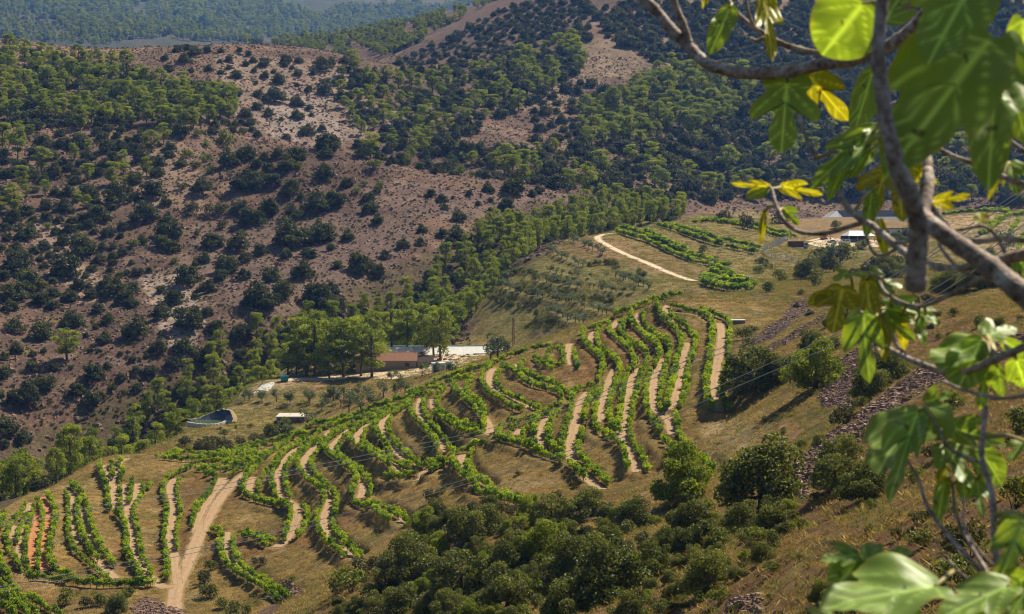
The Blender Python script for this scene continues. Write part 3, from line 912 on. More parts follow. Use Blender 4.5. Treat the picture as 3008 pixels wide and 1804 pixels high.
def ribbon(name, line, width, mat, lift=0.05, wob=0.22, **kw):
    line = smooth_line(resample(line, 0.6), 2)
    t = np.gradient(line, axis=0); t /= np.linalg.norm(t, axis=1, keepdims=True) + 1e-9
    nn = np.stack([-t[:, 1], t[:, 0]], 1)
    K = 9
    VG = [0.75, 0.42, 0.12, 0.22, 0.34, 0.22, 0.12, 0.42, 0.75]
    vs = []
    sd = int(abs(line[0, 0]) * 7) % 97
    for k in range(K):
        f = k / (K - 1) - 0.5
        off = f * width
        if k in (0, K - 1):
            off += wob * width * (vnoise(np.arange(len(line)) / 3.1, np.full(len(line), k * 9.1), sd) - 0.5)
        p = line + nn * (np.ones(len(line)) * off)[:, None]
        z = ground_z(p[:, 0], p[:, 1]) + lift - (0.0 if 0 < k < K - 1 else 0.03)
        if k in (2, 6): z -= 0.025
        vs.append(np.c_[p, z])
    vs = np.array(vs); m = len(line)
    a, bb = np.meshgrid(np.arange(K - 1), np.arange(m - 1), indexing='ij')
    q = (a * m + bb).ravel()
    me = mesh_np(name, vs.reshape(-1, 3), np.stack([q, q + 1, q + m + 1, q + m], 1)[:, ::-1], [mat], True)
    va = me.attributes.new('verge', 'FLOAT', 'POINT'); va.data.foreach_set('value', np.repeat(np.array(VG, np.float32), m))
    return obj(name, me, kind='structure', **kw)


for k, (line, w) in enumerate(track_lines):
    v = TRACKS[k][0]
    mat = M_CLAY if (v is VA and k in (0, 1)) else M_PALE if v in (VU, VW) else M_TRACK
    nm = 'farm_road' if w >= 2.8 else 'terrace_path'
    ribbon(nm, line, w, mat, 0.05 + 0.004 * (k % 5))
# ------------------------------------------------------------------ foliage shapes
def leaf_quads(pos, nor, size, g, curl=0.35, aspect=0.75):
    """one small quad per leaf, lying across `nor`"""
    k = len(pos)
    t = g.normal(size=(k, 3)); t -= nor * (t * nor).sum(1, keepdims=True)
    t /= np.linalg.norm(t, axis=1, keepdims=True) + 1e-9
    s = np.cross(nor, t)
    sz = size[:, None] if np.ndim(size) else size
    a = t * sz * 0.5; bq = s * sz * 0.5 * aspect
    up = nor * sz * curl * 0.3
    v = np.stack([pos - a - up, pos - bq + up, pos + a - up, pos + bq + up], 1).reshape(-1, 3)
    f = np.arange(k * 4).reshape(k, 4)
    return v, f


def clump_leaves(cents, rads, per, size, g, squash=0.85, up_bias=0.35, inner=0.55, normal_mix=0.6):
    P, N, T = [], [], []
    for c, r in zip(cents, rads):
        m = max(4, int(per * r * r))
        d = g.normal(size=(m, 3)); d[:, 2] += up_bias
        d /= np.linalg.norm(d, axis=1, keepdims=True)
        rr_ = r * (inner + (1 - inner) * g.random(m) ** 0.5)
        p = c + d * rr_[:, None] * np.array([1, 1, squash])
        nn = d * normal_mix + g.normal(size=(m, 3)) * (1 - normal_mix)
        nn /= np.linalg.norm(nn, axis=1, keepdims=True) + 1e-9
        P.append(p); N.append(nn)
        T.append(np.clip(0.5 + 0.22 * g.normal(size=m) + 0.12 * g.normal(), 0, 1))
    P = np.vstack(P); N = np.vstack(N); T = np.concatenate(T)
    v, f = leaf_quads(P, N, size * (0.7 + 0.6 * g.random(len(P))), g)
    return v, f, T


def limbs(mb, base, top, cents, g, r0, n=6, sides=6):
    """trunk with limbs reaching into the crown"""
    base = Vector(base); top = Vector(top)
    k = 5
    pts = [base.lerp(top, i / (k - 1)) + Vector((g.normal() * 0.12, g.normal() * 0.12, 0)) * (i / k) * (top - base).length * 0.25 for i in range(k)]
    pts[0] = base
    mb.tube(pts, [r0 * (1.25 - 0.75 * i / (k - 1)) for i in range(k)], sides)
    idx = g.choice(len(cents), min(n, len(cents)), replace=False)
    for i in idx:
        s = pts[int(g.integers(2, k))]
        e = Vector(cents[i])
        mid = s.lerp(e, 0.5) + Vector((0, 0, -0.08 * (e - s).length))
        mb.tube([s, mid, e], [r0 * 0.45, r0 * 0.28, r0 * 0.1], 5, False)


M_OAK = leaf_mat('holm_oak_leaves', (0.030, 0.044, 0.015), (0.15, 0.16, 0.052), 0.24, 0.55, 0.3)
M_OAKN = leaf_mat('near_oak_leaves', (0.036, 0.062, 0.014), (0.25, 0.265, 0.06), 0.34, 0.5, 0.3)
M_PINE = leaf_mat('pine_needles', (0.095, 0.145, 0.014), (0.38, 0.43, 0.055), 0.4, 0.6, 0.2)
M_OLIVE = leaf_mat('olive_leaves', (0.080, 0.112, 0.045), (0.22, 0.26, 0.12), 0.22, 0.5, 0.35)
M_BROOM = leaf_mat('yellow_green_shrub_leaves', (0.09, 0.12, 0.018), (0.26, 0.29, 0.05), 0.3, 0.6, 0.2)
M_SCRUB = leaf_mat('grey_scrub_leaves', (0.06, 0.065, 0.026), (0.17, 0.16, 0.07), 0.2, 0.7, 0.15)
M_VINE = leaf_mat('vine_leaves', (0.058, 0.150, 0.010), (0.42, 0.54, 0.030), 0.45, 0.5, 0.3, (1.5, 1.3, 0.35), 0.85)
M_BARK = surface('grey_bark', (0.16, 0.13, 0.105), (0.08, 0.062, 0.05), 6, 0.95, 0.6, 14, object_space=True)
M_PBARK = surface('pine_bark', (0.17, 0.115, 0.085), (0.085, 0.06, 0.048), 6, 0.95, 0.6, 14, object_space=True)


def join_mesh(name, parts, mats):
    """parts: (verts, faces, material index, tint or None); all made quads/tris into one mesh"""
    V, Fc, MI, T = [], [], [], []
    k = 0
    for v, f, mi, t in parts:
        V += [tuple(map(float, p)) for p in v]
        for q_, face in enumerate(f):
            Fc.append(tuple(int(i) + k for i in face)); MI.append(mi); T.append(0.5 if t is None else float(t[q_]))
        k += len(v)
    return mesh_np(name, V, Fc, mats, False, T, MI)


def oak_shape(seed, leaves=1.0, size=0.42, m=26):
    """unit tree, a mound of clumps about 6 m across and 4.6 m tall, foot at the origin"""
    g = np.random.default_rng(seed)
    cents, rads = [], []
    lx, ly = 0.8 + 0.4 * g.random(), 0.8 + 0.4 * g.random()
    for i in range(m):
        a = g.random() * 6.28; e = math.asin(g.random() ** 1.25)
        k = 0.55 + 0.45 * g.random()
        q_ = 2.3 * math.cos(e) * k
        cents.append((q_ * math.cos(a) * lx, q_ * math.sin(a) * ly, 0.35 + 3.2 * math.sin(e) * k)); rads.append(0.5 + 0.55 * g.random())
    for i in range(9):
        a = g.random() * 6.28; q_ = g.uniform(1.2, 2.2)
        cents.append((q_ * math.cos(a) * lx, q_ * math.sin(a) * ly, g.uniform(0.2, 0.8))); rads.append(0.45 + 0.35 * g.random())
    cents.append((0, 0, 1.8)); rads.append(1.6)
    v, f, t = clump_leaves(np.array(cents), rads, 90 * leaves, size, g, 0.85, 0.35, 0.5, 0.5)
    keep = v.reshape(-1, 4, 3)[:, :, 2].min(1) > 0.05
    f = f[keep]; t = t[keep]
    mb = MB(); limbs(mb, (0, 0, -0.4), (0.1, 0.05, 1.8), cents, g, 0.2, 7)
    return (v, f, t), mb


def pine_shape(seed, leaves=1.0, size=0.34, tall=9.0, low=0.15, wide=1.15):
    g = np.random.default_rng(seed)
    cents, rads = [], []
    lo = low + 0.12 * g.random()
    for i in range(28):
        h = lo + (1 - lo) * g.random() ** 0.85
        w = 2.1 * wide * math.sin(math.pi * min(1, (1.05 - h) / (1.05 - lo) * 0.8 + 0.12)) * (0.6 + 0.4 * g.random())
        a = g.random() * 6.28
        cents.append((w * math.cos(a) * 0.85, w * math.sin(a) * 0.85, h * tall)); rads.append(0.6 + 0.6 * g.random())
    cents.append((0, 0, tall * 0.97)); rads.append(0.75)
    v, f, t = clump_leaves(np.array(cents), rads, 110 * leaves, size, g, 0.7, 0.45, 0.35, 0.45)
    keep = v.reshape(-1, 4, 3)[:, :, 2].min(1) > 0.1
    f = f[keep]; t = t[keep]
    mb = MB(); limbs(mb, (0, 0, -0.4), (0.3 * g.normal(), 0.3 * g.normal(), tall * 0.9), cents, g, 0.17, 9)
    return (v, f, t), mb


def olive_shape(seed, leaves=1.0, size=0.26):
    g = np.random.default_rng(seed)
    cents, rads = [], []
    for i in range(10):
        a = g.random() * 6.28; q_ = math.sqrt(g.random()) * 1.15
        cents.append((q_ * math.cos(a), q_ * math.sin(a), 1.3 + 1.5 * g.random())); rads.append(0.4 + 0.4 * g.random())
    v, f, t = clump_leaves(np.array(cents), rads, 150 * leaves, size, g, 0.95, 0.25, 0.3, 0.35)
    mb = MB(); limbs(mb, (0, 0, -0.2), (0.1, 0.0, 1.5), cents, g, 0.13, 6)
    return (v, f, t), mb


def bush_shape(seed, leaves=1.0, size=0.2):
    g = np.random.default_rng(seed)
    cents, rads = [], []
    for i in range(8):
        a = g.random() * 6.28; q_ = math.sqrt(g.random()) * 0.75
        cents.append((q_ * math.cos(a), q_ * math.sin(a), 0.3 + 0.75 * g.random() * (1 - q_ * 0.6))); rads.append(0.28 + 0.3 * g.random())
    v, f, t = clump_leaves(np.array(cents), rads, 260 * leaves, size, g, 0.9, 0.35, 0.3, 0.4)
    mb = MB()
    for i in range(5):
        mb.tube([(0.08 * math.cos(i), 0.08 * math.sin(i), -0.15), Vector(cents[i]) * 0.5, cents[i]], [0.03, 0.022, 0.01], 4, False)
    return (v, f, t), mb


def variants(fn, mat, bark, seeds, nm, **kw):
    """for each seed: crown mesh, trunk mesh, and both in one mesh for the small far ones"""
    out = []
    for s in seeds:
        (v, f, t), mb = fn(s, **kw)
        crown = mesh_np(nm + '_crown', v, f, [mat], False, t)
        trunk = mesh_np(nm + '_trunk', mb.v, mb.f, [bark], True)
        whole = join_mesh(nm, [(v, f, 0, t), (mb.v, mb.f, 1, None)], [mat, bark])
        out.append((crown, trunk, whole))
    return out


# ------------------------------------------------------------------ vines: each row a thing, each plant a part of it
def vine_shape(seed):
    g = np.random.default_rng(seed)
    cents, rads = [], []
    for i in range(6):
        cents.append((-0.5 + 0.2 * i + 0.12 * g.normal(), 0.12 * g.normal(), 0.80 + 0.2 * g.normal())); rads.append(0.29 + 0.15 * g.random())
    for i in range(5):
        cents.append((g.uniform(-0.5, 0.5), 0.26 * g.normal(), 1.05 + 0.35 * g.random())); rads.append(0.18 + 0.12 * g.random())
    v, f, t = clump_leaves(np.array(cents), rads, 260, 0.24, g, 0.95, 0.5, 0.2, 0.3)
    # long shoots standing out of the hedge
    P = []
    for i in range(6):
        b0 = np.array([g.uniform(-0.5, 0.5), 0.1 * g.normal(), 1.0]); d = np.array([0.5 * g.normal(), 0.5 * g.normal(), 0.7]); d /= np.linalg.norm(d)
        for k in range(6):
            P.append(b0 + d * 0.11 * k + np.array([0, 0, -0.012 * k * k]) + 0.03 * g.normal(size=3))
    P = np.array(P); N = g.normal(size=P.shape); N[:, 2] += 0.8; N /= np.linalg.norm(N, axis=1, keepdims=True)
    v2, f2 = leaf_quads(P, N, 0.2 * np.ones(len(P)), g)
    mb = MB()
    mb.tube([(0, 0, -0.15), (0.04, 0.02, 0.35), (-0.02, 0.0, 0.75)], [0.05, 0.04, 0.035], 5)
    mb.tube([(-0.02, 0, 0.7), (0.55, 0.02, 0.82)], [0.022, 0.012], 4, False)
    mb.tube([(-0.02, 0, 0.7), (-0.55, 0.0, 0.82)], [0.022, 0.012], 4, False)
    return join_mesh('vine', [(v, f, 0, t), (v2, f2, 0, np.clip(0.8 + 0.15 * g.normal(size=len(f2)), 0, 1)), (mb.v, mb.f, 1, None)], [M_VINE, M_BARK])


VINES = [vine_shape(900 + k) for k in range(12)]
M_STAKE = surface('weathered_stake', (0.30, 0.25, 0.19), None, 8, 0.9, 0.3, object_space=True)
mbs = MB(); mbs.box(-0.03, 0.03, -0.03, 0.03, -0.2, 1.55)
STAKE = mbs.mesh('stake', M_STAKE)
ROW_BLOCKS = [(1, 'bushy'), ]


def side_words(u, v):
    h_ = 'far left' if u < 250 else 'left' if u < 650 else 'centre left' if u < 1050 else 'centre' if u < 1450 else 'centre right' if u < 1900 else 'right'
    return h_


ORD = ['first', 'second', 'third', 'fourth', 'fifth', 'sixth', 'seventh', 'eighth', 'ninth', 'tenth', 'eleventh', 'twelfth', 'thirteenth',
       'fourteenth', 'fifteenth', 'sixteenth', 'seventeenth', 'eighteenth', 'nineteenth', 'twentieth']
BLOCKS = {id(VA): 'left of the forked farm road', id(VB): 'around the forked farm road',
          id(VC): 'on winding terraces below the pump house', id(VD): 'on winding terraces below the courtyard',
          id(VE): 'on upright terraces above gully oaks', id(VF): 'atop the spur below olive terraces',
          id(VU): 'in the upper vineyard beside the road', id(VW): 'far off behind fig branches'}
byblock = {}
for k, (line, (v, rr_, pts)) in enumerate(zip(row_lines, ROWS)):
    byblock.setdefault(id(v), []).append((np.mean([p[0] for p in pts]), k, np.ptp([p[1] for p in pts]), np.ptp([p[0] for p in pts])))
row_label = {}
for bid, lst in byblock.items():
    lst.sort()
    for i, (mx, k, hy, hx) in enumerate(lst):
        if i < 20:
            w = ORD[i] + ' from the left'
        else:
            w = ORD[len(lst) - 1 - i] + ' from the right' if len(lst) - 1 - i > 0 else 'last on the right'
        L = len(row_lines[k]) * 0.5
        row_label[k] = ('short' if L < 25 else 'long' if L > 70 else 'curving') + ' vine row ' + BLOCKS[bid] + ', ' + w
vine_n = 0
gv = np.random.default_rng(77)
for k, line in enumerate(row_lines):
    step = 1.15 if np.hypot(*line.mean(0)) < 430 else 1.45
    p = resample(line, step)
    z = ground_z(p[:, 0], p[:, 1])
    t = np.gradient(p, axis=0)
    ang = np.arctan2(t[:, 1], t[:, 0])
    mid = len(p) // 2
    root = empty('vine_row', (p[mid, 0], p[mid, 1], z[mid]), 0, label=row_label[k], cat='vine row', group='vine rows on the terraces')
    o3 = np.array([p[mid, 0], p[mid, 1], z[mid]])
    vig = 0.92 + 0.3 * gv.random()
    big = np.hypot(*line.mean(0)) > 430
    for i in range(len(p)):
        if gv.random() < 0.06:
            continue
        o = bpy.data.objects.new('vine', VINES[int(gv.integers(len(VINES)))])
        COL.objects.link(o)
        o.parent = root
        o.location = (p[i, 0] - o3[0] + 0.08 * gv.normal(), p[i, 1] - o3[1] + 0.08 * gv.normal(), z[i] - o3[2])
        s = 0.95 * vig * (0.72 + 0.5 * gv.random()) * (1.5 if big else 1)
        o.rotation_euler = (0.06 * gv.normal(), 0.06 * gv.normal(), ang[i] + (math.pi if gv.random() < 0.5 else 0) + 0.12 * gv.normal())
        o.scale = (s * 1.1 * step / 1.1, s * (0.7 + 0.3 * gv.random()) * (1.4 if big else 1), s * (0.78 + 0.35 * gv.random()))
        vine_n += 1
    for i in sorted({0, len(p) - 1} | set(range(5, len(p) - 3, 6))):
        o = bpy.data.objects.new('stake', STAKE); COL.objects.link(o); o.parent = root
        o.location = (p[i, 0] - o3[0], p[i, 1] - o3[1], z[i] - o3[2])
print('vines', vine_n)
# ------------------------------------------------------------------ trees and shrubs
OAKV = variants(oak_shape, M_OAK, M_BARK, range(11, 17), 'holm_oak')
OAKN = variants(oak_shape, M_OAKN, M_BARK, range(21, 25), 'holm_oak', leaves=4.2, size=0.2)
PINEV = variants(pine_shape, M_PINE, M_PBARK, range(31, 37), 'pine_tree')
PINEN = variants(oak_shape, M_PINE, M_PBARK, range(41, 44), 'pine_tree', leaves=4.2, size=0.2)
OLIVEV = variants(olive_shape, M_OLIVE, M_BARK, range(51, 55), 'olive_tree')
BUSHV = variants(bush_shape, M_SCRUB, M_BARK, range(61, 64), 'shrub')
BROOMV = variants(bush_shape, M_BROOM, M_BARK, range(71, 74), 'shrub')
DARKV = variants(bush_shape, M_OAKN, M_BARK, range(81, 84), 'shrub', leaves=1.6, size=0.16)
NATW = {'oak': 5.6, 'pine': 4.6, 'olive': 2.9, 'bush': 2.1}       # crown width of each unit shape, metres
NATH = {'oak': 4.6, 'pine': 9.4, 'olive': 3.3, 'bush': 1.4}
trees = []
gt = np.random.default_rng(123)
taken = []


def plant(sp, u, v, wpx, rr=(30, 7000), base=None, look=None, where='', hs=1.0):
    """tree whose crown is centred on a pixel and is wpx pixels wide"""
    nat = {'oakn': 'oak', 'pinen': 'oak', 'broom': 'bush', 'dark': 'bush'}.get(sp, sp)
    tall = wpx * NATH[nat] / NATW[nat] * hs
    vb = base if base is not None else v + 0.42 * tall
    x, y, r = hit(u, vb, *rr)
    s = (1.2 if sp == 'oak' and r < 1300 else 1.15) * wpx * r / F / NATW[nat]
    trees.append(dict(sp=sp, x=x, y=y, z=float(ground_z(x, y)), s=s, hs=hs, px=wpx, u=u, v=v, where=where, r=r))
    taken.append((u, v, wpx))


def many(sp, view, lst, rr, where, **kw):
    ox, oy, k = view
    for q_ in lst:
        plant(sp, ox + q_[0] / k, oy + q_[1] / k, q_[2] / k, rr, where=where, **kw)


G1 = (0, 0, 1.649); H1 = (900, 0, 1.649)
many('oak', G1, [(870,625,90),(825,712,60),(770,785,75),(690,755,90),(655,860,80),(740,915,110),(560,945,115),(480,1035,110),(700,1030,105),(800,975,60),(650,950,60),
 (345,1065,45),(270,1120,45),(215,1190,60),(120,1120,110),(80,1200,60),(400,1190,120),(310,1165,70),(320,1290,150),(85,1270,130),(140,1360,140),(60,1410,110),(20,1330,60),
 (200,1440,70),(335,1435,65),(430,1385,35),(550,1195,40),(595,1095,50),(525,1125,60),(635,1270,30),(690,1160,50),(545,1270,40),(790,1170,80),(835,1195,70),(820,1110,110),
 (810,1060,70),(720,1305,35),(845,1445,110),(780,1400,50),(910,1330,130),(1010,1390,80),(945,1440,40),(960,1405,35),(520,1380,110),(560,1400,110),(640,1390,70),(600,1440,90),
 (640,1465,60),(980,900,85),(1110,770,95),(1190,740,90),(1280,760,50),(1240,790,60),(1300,810,60),(1180,880,110),(1240,870,100),(1320,870,80),(1410,905,100),(1390,790,90),
 (1350,740,65),(1440,745,80),(1590,690,100),(1580,740,60),(1570,835,80),(1540,980,100),(1615,960,80),(1460,950,40),(1420,1030,90),(1300,1000,100),(1220,1050,120),(1160,1000,80),
 (1030,1165,90),(1160,1170,110),(1265,1210,70),(1410,1130,180),(1570,1130,100),(1485,1220,60),(1390,1230,60),(1310,1330,100),(1470,1310,110),(1370,1400,110),(1260,1440,150),
 (1180,1330,70),(1100,1280,120),(1070,1330,70),(1190,1245,65),(990,1250,60),(945,1275,35),(1540,1430,140),(1600,1400,80)], (470, 840), 'hill across')
G4 = (0, 700, 1.855)
many('oak', G4, [(380,310,75),(390,440,100),(225,510,120),(215,330,80),(590,440,70),(535,380,70),(710,355,60),(745,490,140),(860,590,80),(1000,590,120),(565,545,80),(490,610,35),
 (510,730,110),(745,715,50),(820,720,70),(940,670,90),(585,690,40),(1120,640,100),(1170,480,90),(1315,510,110),(1020,430,160),(880,400,100),(75,480,90),(90,600,70),(20,640,50),
 (20,730,80),(250,780,110),(140,850,140),(420,820,90),(500,870,90),(40,1020,120),(130,1080,90),(550,850,50),(20,1120,60),(1130,400,60),(1420,310,130)], (470, 840), 'lower hill across')
many('pine', G4, [(365,600,120)], (470, 840), 'lower hill across', hs=0.62)
many('oak', H1, [(90,690,90),(100,740,60),(350,720,50),(415,755,55),(465,740,45),(400,790,30),(550,800,50),(635,775,60),(620,825,45),(705,835,35),(870,805,50),(995,900,110),
 (1220,880,100),(1195,850,60),(1125,915,50),(1095,935,50),(1415,925,60),(1460,925,45),(1570,945,60),(1600,890,100),(880,910,60),(790,935,35),(605,935,50),(655,960,50),
 (670,1000,35),(710,955,20),(970,985,80),(985,1030,50),(895,965,30),(890,1015,25),(835,985,30),(735,1045,75),(920,1075,60),(660,1125,50),(560,1110,50),(740,1140,110),
 (700,1170,60),(550,1170,45),(470,1180,60),(195,880,60),(95,830,80),(135,965,90),(50,980,110),(180,950,40),(300,955,60),(310,1005,70),(345,1060,60),(85,1120,130),(60,1100,80),
 (200,1140,70),(120,1195,50),(20,1230,60),(260,1270,110),(245,1310,60),(340,1305,80),(150,1280,50),(380,1230,50),(60,1420,130),(150,1470,80)], (520, 840), 'rounded brown hill')
many('pine', H1, [(310,670,80),(1000,830,75),(1055,830,55)], (560, 840), 'rounded brown hill', hs=0.75)
many('broom', H1, [(360,905,75),(245,920,50),(270,740,80),(330,800,80),(280,890,40),(750,800,80),(800,825,40)], (560, 840), 'rounded brown hill')
many('broom', G1, [(640,1180,70),(850,1260,55),(1025,820,60),(995,765,70),(905,745,80),(960,645,60),(995,695,45),(1260,910,40),(230,1095,60),(1080,670,110),(1590,870,40),(1450,800,50)], (470, 840), 'hill across')
many('bush', G1, [(1050,1020,100),(940,1010,70),(880,900,50),(1090,1090,60),(960,1130,50),(940,800,60),(1180,640,60),(1250,1200,50)], (470, 860), 'hill across')
many('oak', G1, [(945,250,60),(1005,240,45),(910,230,40),(860,235,50),(1070,245,30),(1110,285,40),(1065,295,25),(1160,240,30),(1205,258,35),(1225,290,35),(1190,305,35),(1280,300,60),
 (1385,285,50),(1380,310,35),(1450,290,40),(1415,325,25),(1070,350,30),(1010,330,40),(890,285,60),(925,340,30),(815,330,45),(800,280,40),(1145,360,55),(1110,325,30),(1230,340,30),
 (1285,365,45),(1325,345,25),(1350,380,70),(1445,350,45),(1520,350,35),(1555,310,80),(1600,300,50),(1240,400,25),(1250,450,45),(1330,460,90),(1290,470,40),(1150,445,50),
 (1245,515,50),(1300,545,50),(1440,555,60),(1430,490,60),(1495,430,40),(1570,430,70),(1575,400,60),(1500,520,35),(1510,555,25),(1465,505,30),(1440,410,25),(1620,400,40),
 (1490,630,70),(1390,660,40),(1365,575,25),(1215,590,50),(1560,620,40),(1610,680,60)], (800, 1120), 'bare scree slope')

# gully and near slope, one by one
NEAR = [('pinen',2009,1403,150),('oakn',2239,1400,226),('oakn',2268,1520,93),('oakn',2183,1508,100),('oakn',2021,1520,95),('broom',2106,1576,80),('oakn',2013,1588,93),
 ('oakn',2078,1681,130),('oakn',2001,1726,70),('broom',2114,1750,70),('oakn',1916,1649,105),('oakn',1791,1673,210),('oakn',1694,1633,150),('oakn',1860,1503,97),
 ('oakn',1722,1471,97),('oakn',1621,1495,105),('pinen',1589,1600,125),('oakn',1524,1592,90),('oakn',1528,1701,80),('oakn',1791,1568,80),('oakn',1660,1760,120),
 ('broom',1580,1733,80),('broom',1524,1756,60),('oakn',1855,1782,100),('broom',2344,1544,60),('oakn',2417,1738,80),('bush',1884,1588,60),('bush',2207,1600,40),('broom',2268,1670,50),
 ('pinen',1246,1531,88),('oakn',1429,1522,102),('oakn',1367,1549,110),('oakn',1282,1495,66),('oakn',1384,1491,40),('oakn',1211,1638,125),('oakn',1149,1647,80),('pinen',1290,1600,70),
 ('oakn',1358,1691,147),('oakn',1491,1722,142),('oakn',1327,1771,90),('oakn',1496,1638,115),('oakn',1184,1758,90),('broom',1029,1709,90),('bush',989,1727,70),('oakn',1109,1771,80),
 ('dark',1522,1389,20),('oakn',2208,1090,137),('oakn',2293,1078,90),('pinen',2394,1082,137),('oakn',2385,1001,80),('oakn',2446,1009,57),('oakn',2555,1126,100),('oakn',2616,1078,93),
 ('dark',2535,1179,45),('bush',2470,1231,77),('dark',2398,1296,50),('dark',2349,1308,50),('oakn',2474,1328,110),('oakn',2454,1385,115),('oakn',2547,1417,120),('dark',2187,981,50),
 ('dark',2207,969,35),('bush',2244,1235,30),('dark',2712,1585,76),('bush',2636,1569,45),('bush',2858,1596,110),('dark',2977,1460,90),('dark',2988,1244,90),('dark',2831,1683,110),
 ('broom',2679,1401,60),('bush',2700,1520,60),('bush',2560,1560,40),('dark',300,1760,50),('dark',200,1755,60),('oakn',345,1770,70),('dark',375,1740,40),('bush',250,1770,40),
 ('dark',620,1660,40),('bush',600,1700,50),('dark',610,1740,60),('dark',660,1770,50),('dark',700,1790,60),('bush',830,1730,40),('broom',860,1700,22),('bush',760,1650,36),
 ('oakn',1440,1480,60),('bush',1450,1500,60),('dark',1565,1740,50),('dark',1950,1790,60),('bush',2160,1790,50),('bush',2480,1790,70),('dark',2500,1640,40),
 ('bush',1270,1455,46),('dark',1300,1440,30),('bush',1640,1460,40),('dark',2300,1270,30),('bush',2290,1330,40),('dark',2620,1330,60),('bush',2750,1330,60),('dark',2800,1180,70),
 ('bush',2400,1460,30),('broom',2560,1480,40),('bush',2900,1380,60),('dark',2930,1150,60),('bush',2640,1690,60),('dark',2350,1640,26),('bush',2450,1600,30)]
for sp, u, v, w in NEAR:
    plant(sp, u, v, w * (1.3 if w >= 90 else 1.12), (36, 330), where='gully')
# by the car park and the house
for sp, u, v, w in [('oakn',2375,790,92),('dark',2392,823,64),('olive',2450,770,60),('oakn',2425,765,70),('bush',2443,756,90),('bush',2420,780,70),('dark',2470,735,80),('dark',2530,719,46),('oakn',2610,785,86),('bush',2600,785,90),('bush',2640,775,80),('bush',2560,790,60),
                    ('oakn',2638,700,56),('oakn',2660,690,40),('dark',2284,813,50),('dark',2250,844,54),('dark',2227,793,40),('dark',2255,780,30),('dark',2240,765,34),('oakn',2790,840,110),('oakn',2880,860,110),('oakn',2960,880,110),('oakn',2850,815,80),
                    ('dark',2170,975,30),('dark',2200,1000,34),('bush',2220,1030,44),('dark',2070,733,38),('dark',2100,760,20),('bush',2130,640,50),('bush',2180,655,60),('dark',2450,660,40),('bush',2300,640,60),('olive',2950,730,60),('dark',2905,745,40)]:
    plant(sp, u, v, w, (290, 760), where='car park')
for sp, u, b_, w, hs in [('pine',925,1108,96,0.72),('pine',968,1112,69,0.74),('pine',1010,1108,96,0.70),('pine',1060,1106,80,0.78),('pine',1092,1108,87,0.74),('pine',985,1085,80,0.86),('pine',1250,1036,73,0.82),('pine',1274,1046,75,0.78),('pine',1294,1058,66,0.94),
                         ('pine',1196,1028,69,0.78),('pine',1150,1026,69,0.78),('pine',1330,1014,69,0.78),('pine',900,1104,69,0.78),('pine',870,1100,64,0.70),('pine',845,1106,64,0.70),('pine',880,1080,69,0.86),('pine',940,1078,69,0.94),('pine',1040,1075,73,0.86),('pine',1110,1050,64,0.86)]:
    plant(sp, u, 0, w, (430, 530), base=b_, where='farmhouse', hs=hs)
for u, v, w in [(718,1165,26),(732,1166,28),(770,1168,28),(812,1166,30),(852,1172,34),(905,1168,28),(950,1180,22),(980,1160,34),(910,1172,30),(979,1160,34),(1001,1178,36),(1025,1190,44),
                (1048,1152,34),(1082,1162,36),(1126,1150,38),(1160,1165,40),(1190,1150,34),(1100,1185,40),(945,1195,26),(1060,1195,40),(1463,1041,66),(1440,1050,40),(1490,1035,40),(1240,1090,34),(1330,1085,34),(1290,1088,26),
                (1170,1118,30),(1150,1106,22),(1160,1100,16),(905,1238,44),(1010,1160,34),(1035,1170,34),(960,1168,30)]:
    plant('olive', u, v, w, (395, 505), where='olive grove')
for u, v, w in [(823,1255,70),(792,1265,50),(850,1262,50),(735,1250,20),(693,1255,14),(840,1240,40),(660,1268,22),(645,1258,16),(395,1360,22),(1365,1030,30),(1405,1030,26),(1375,1032,26)]:
    plant('dark', u, v, w, (380, 505), where='pump house')
for u, v, w in [(560,1300,50),(600,1310,60),(650,1305,60),(700,1300,60),(740,1295,50),(530,1310,40),(620,1290,50),(680,1318,50),(590,1325,40)]:
    plant('bush' if w > 45 else 'dark', u + gt.normal() * 12, v + gt.normal() * 7, w * gt.uniform(0.6, 1.2), (380, 430), where='bank')
for line in olive_lines:
    p = resample(line, 4.2)
    for x, y in p:
        x += gt.normal() * 0.5; y += gt.normal() * 0.5
        z = float(ground_z(x, y)); u, v = project(x, y, z)
        s = gt.uniform(0.75, 1.25); r = math.hypot(x, y)
        trees.append(dict(sp='olive', x=x, y=y, z=z, s=s, hs=0.8, px=2.9 * s * F / r, u=float(u), v=float(v), where='olive terraces', r=r))
for pts in [[(330,850),(450,890),(540,920),(650,930),(780,910)],[(760,1000),(800,1080),(850,1130)],[(600,745),(750,775),(900,805),(1100,835)],[(1200,855),(1350,865),(1480,905)],
            [(1260,540),(1330,520),(1460,520),(1530,570)],[(1750,600),(1790,640)],[(880,680),(1040,700)],[(400,650),(560,590),(780,630)]]:
    for x, y in resample(trace(VO, (425, 760), pts), 2.4):
        x += gt.normal() * 0.6; y += gt.normal() * 0.6
        z = float(ground_z(x, y)); u, v = project(x, y, z); s = gt.uniform(0.8, 2.0); r = math.hypot(x, y)
        trees.append(dict(sp='dark' if gt.random() < 0.7 else 'bush', x=x, y=y, z=z, s=s, hs=1.0, px=2.1 * s * F / r, u=float(u), v=float(v), where='olive terraces', r=r))

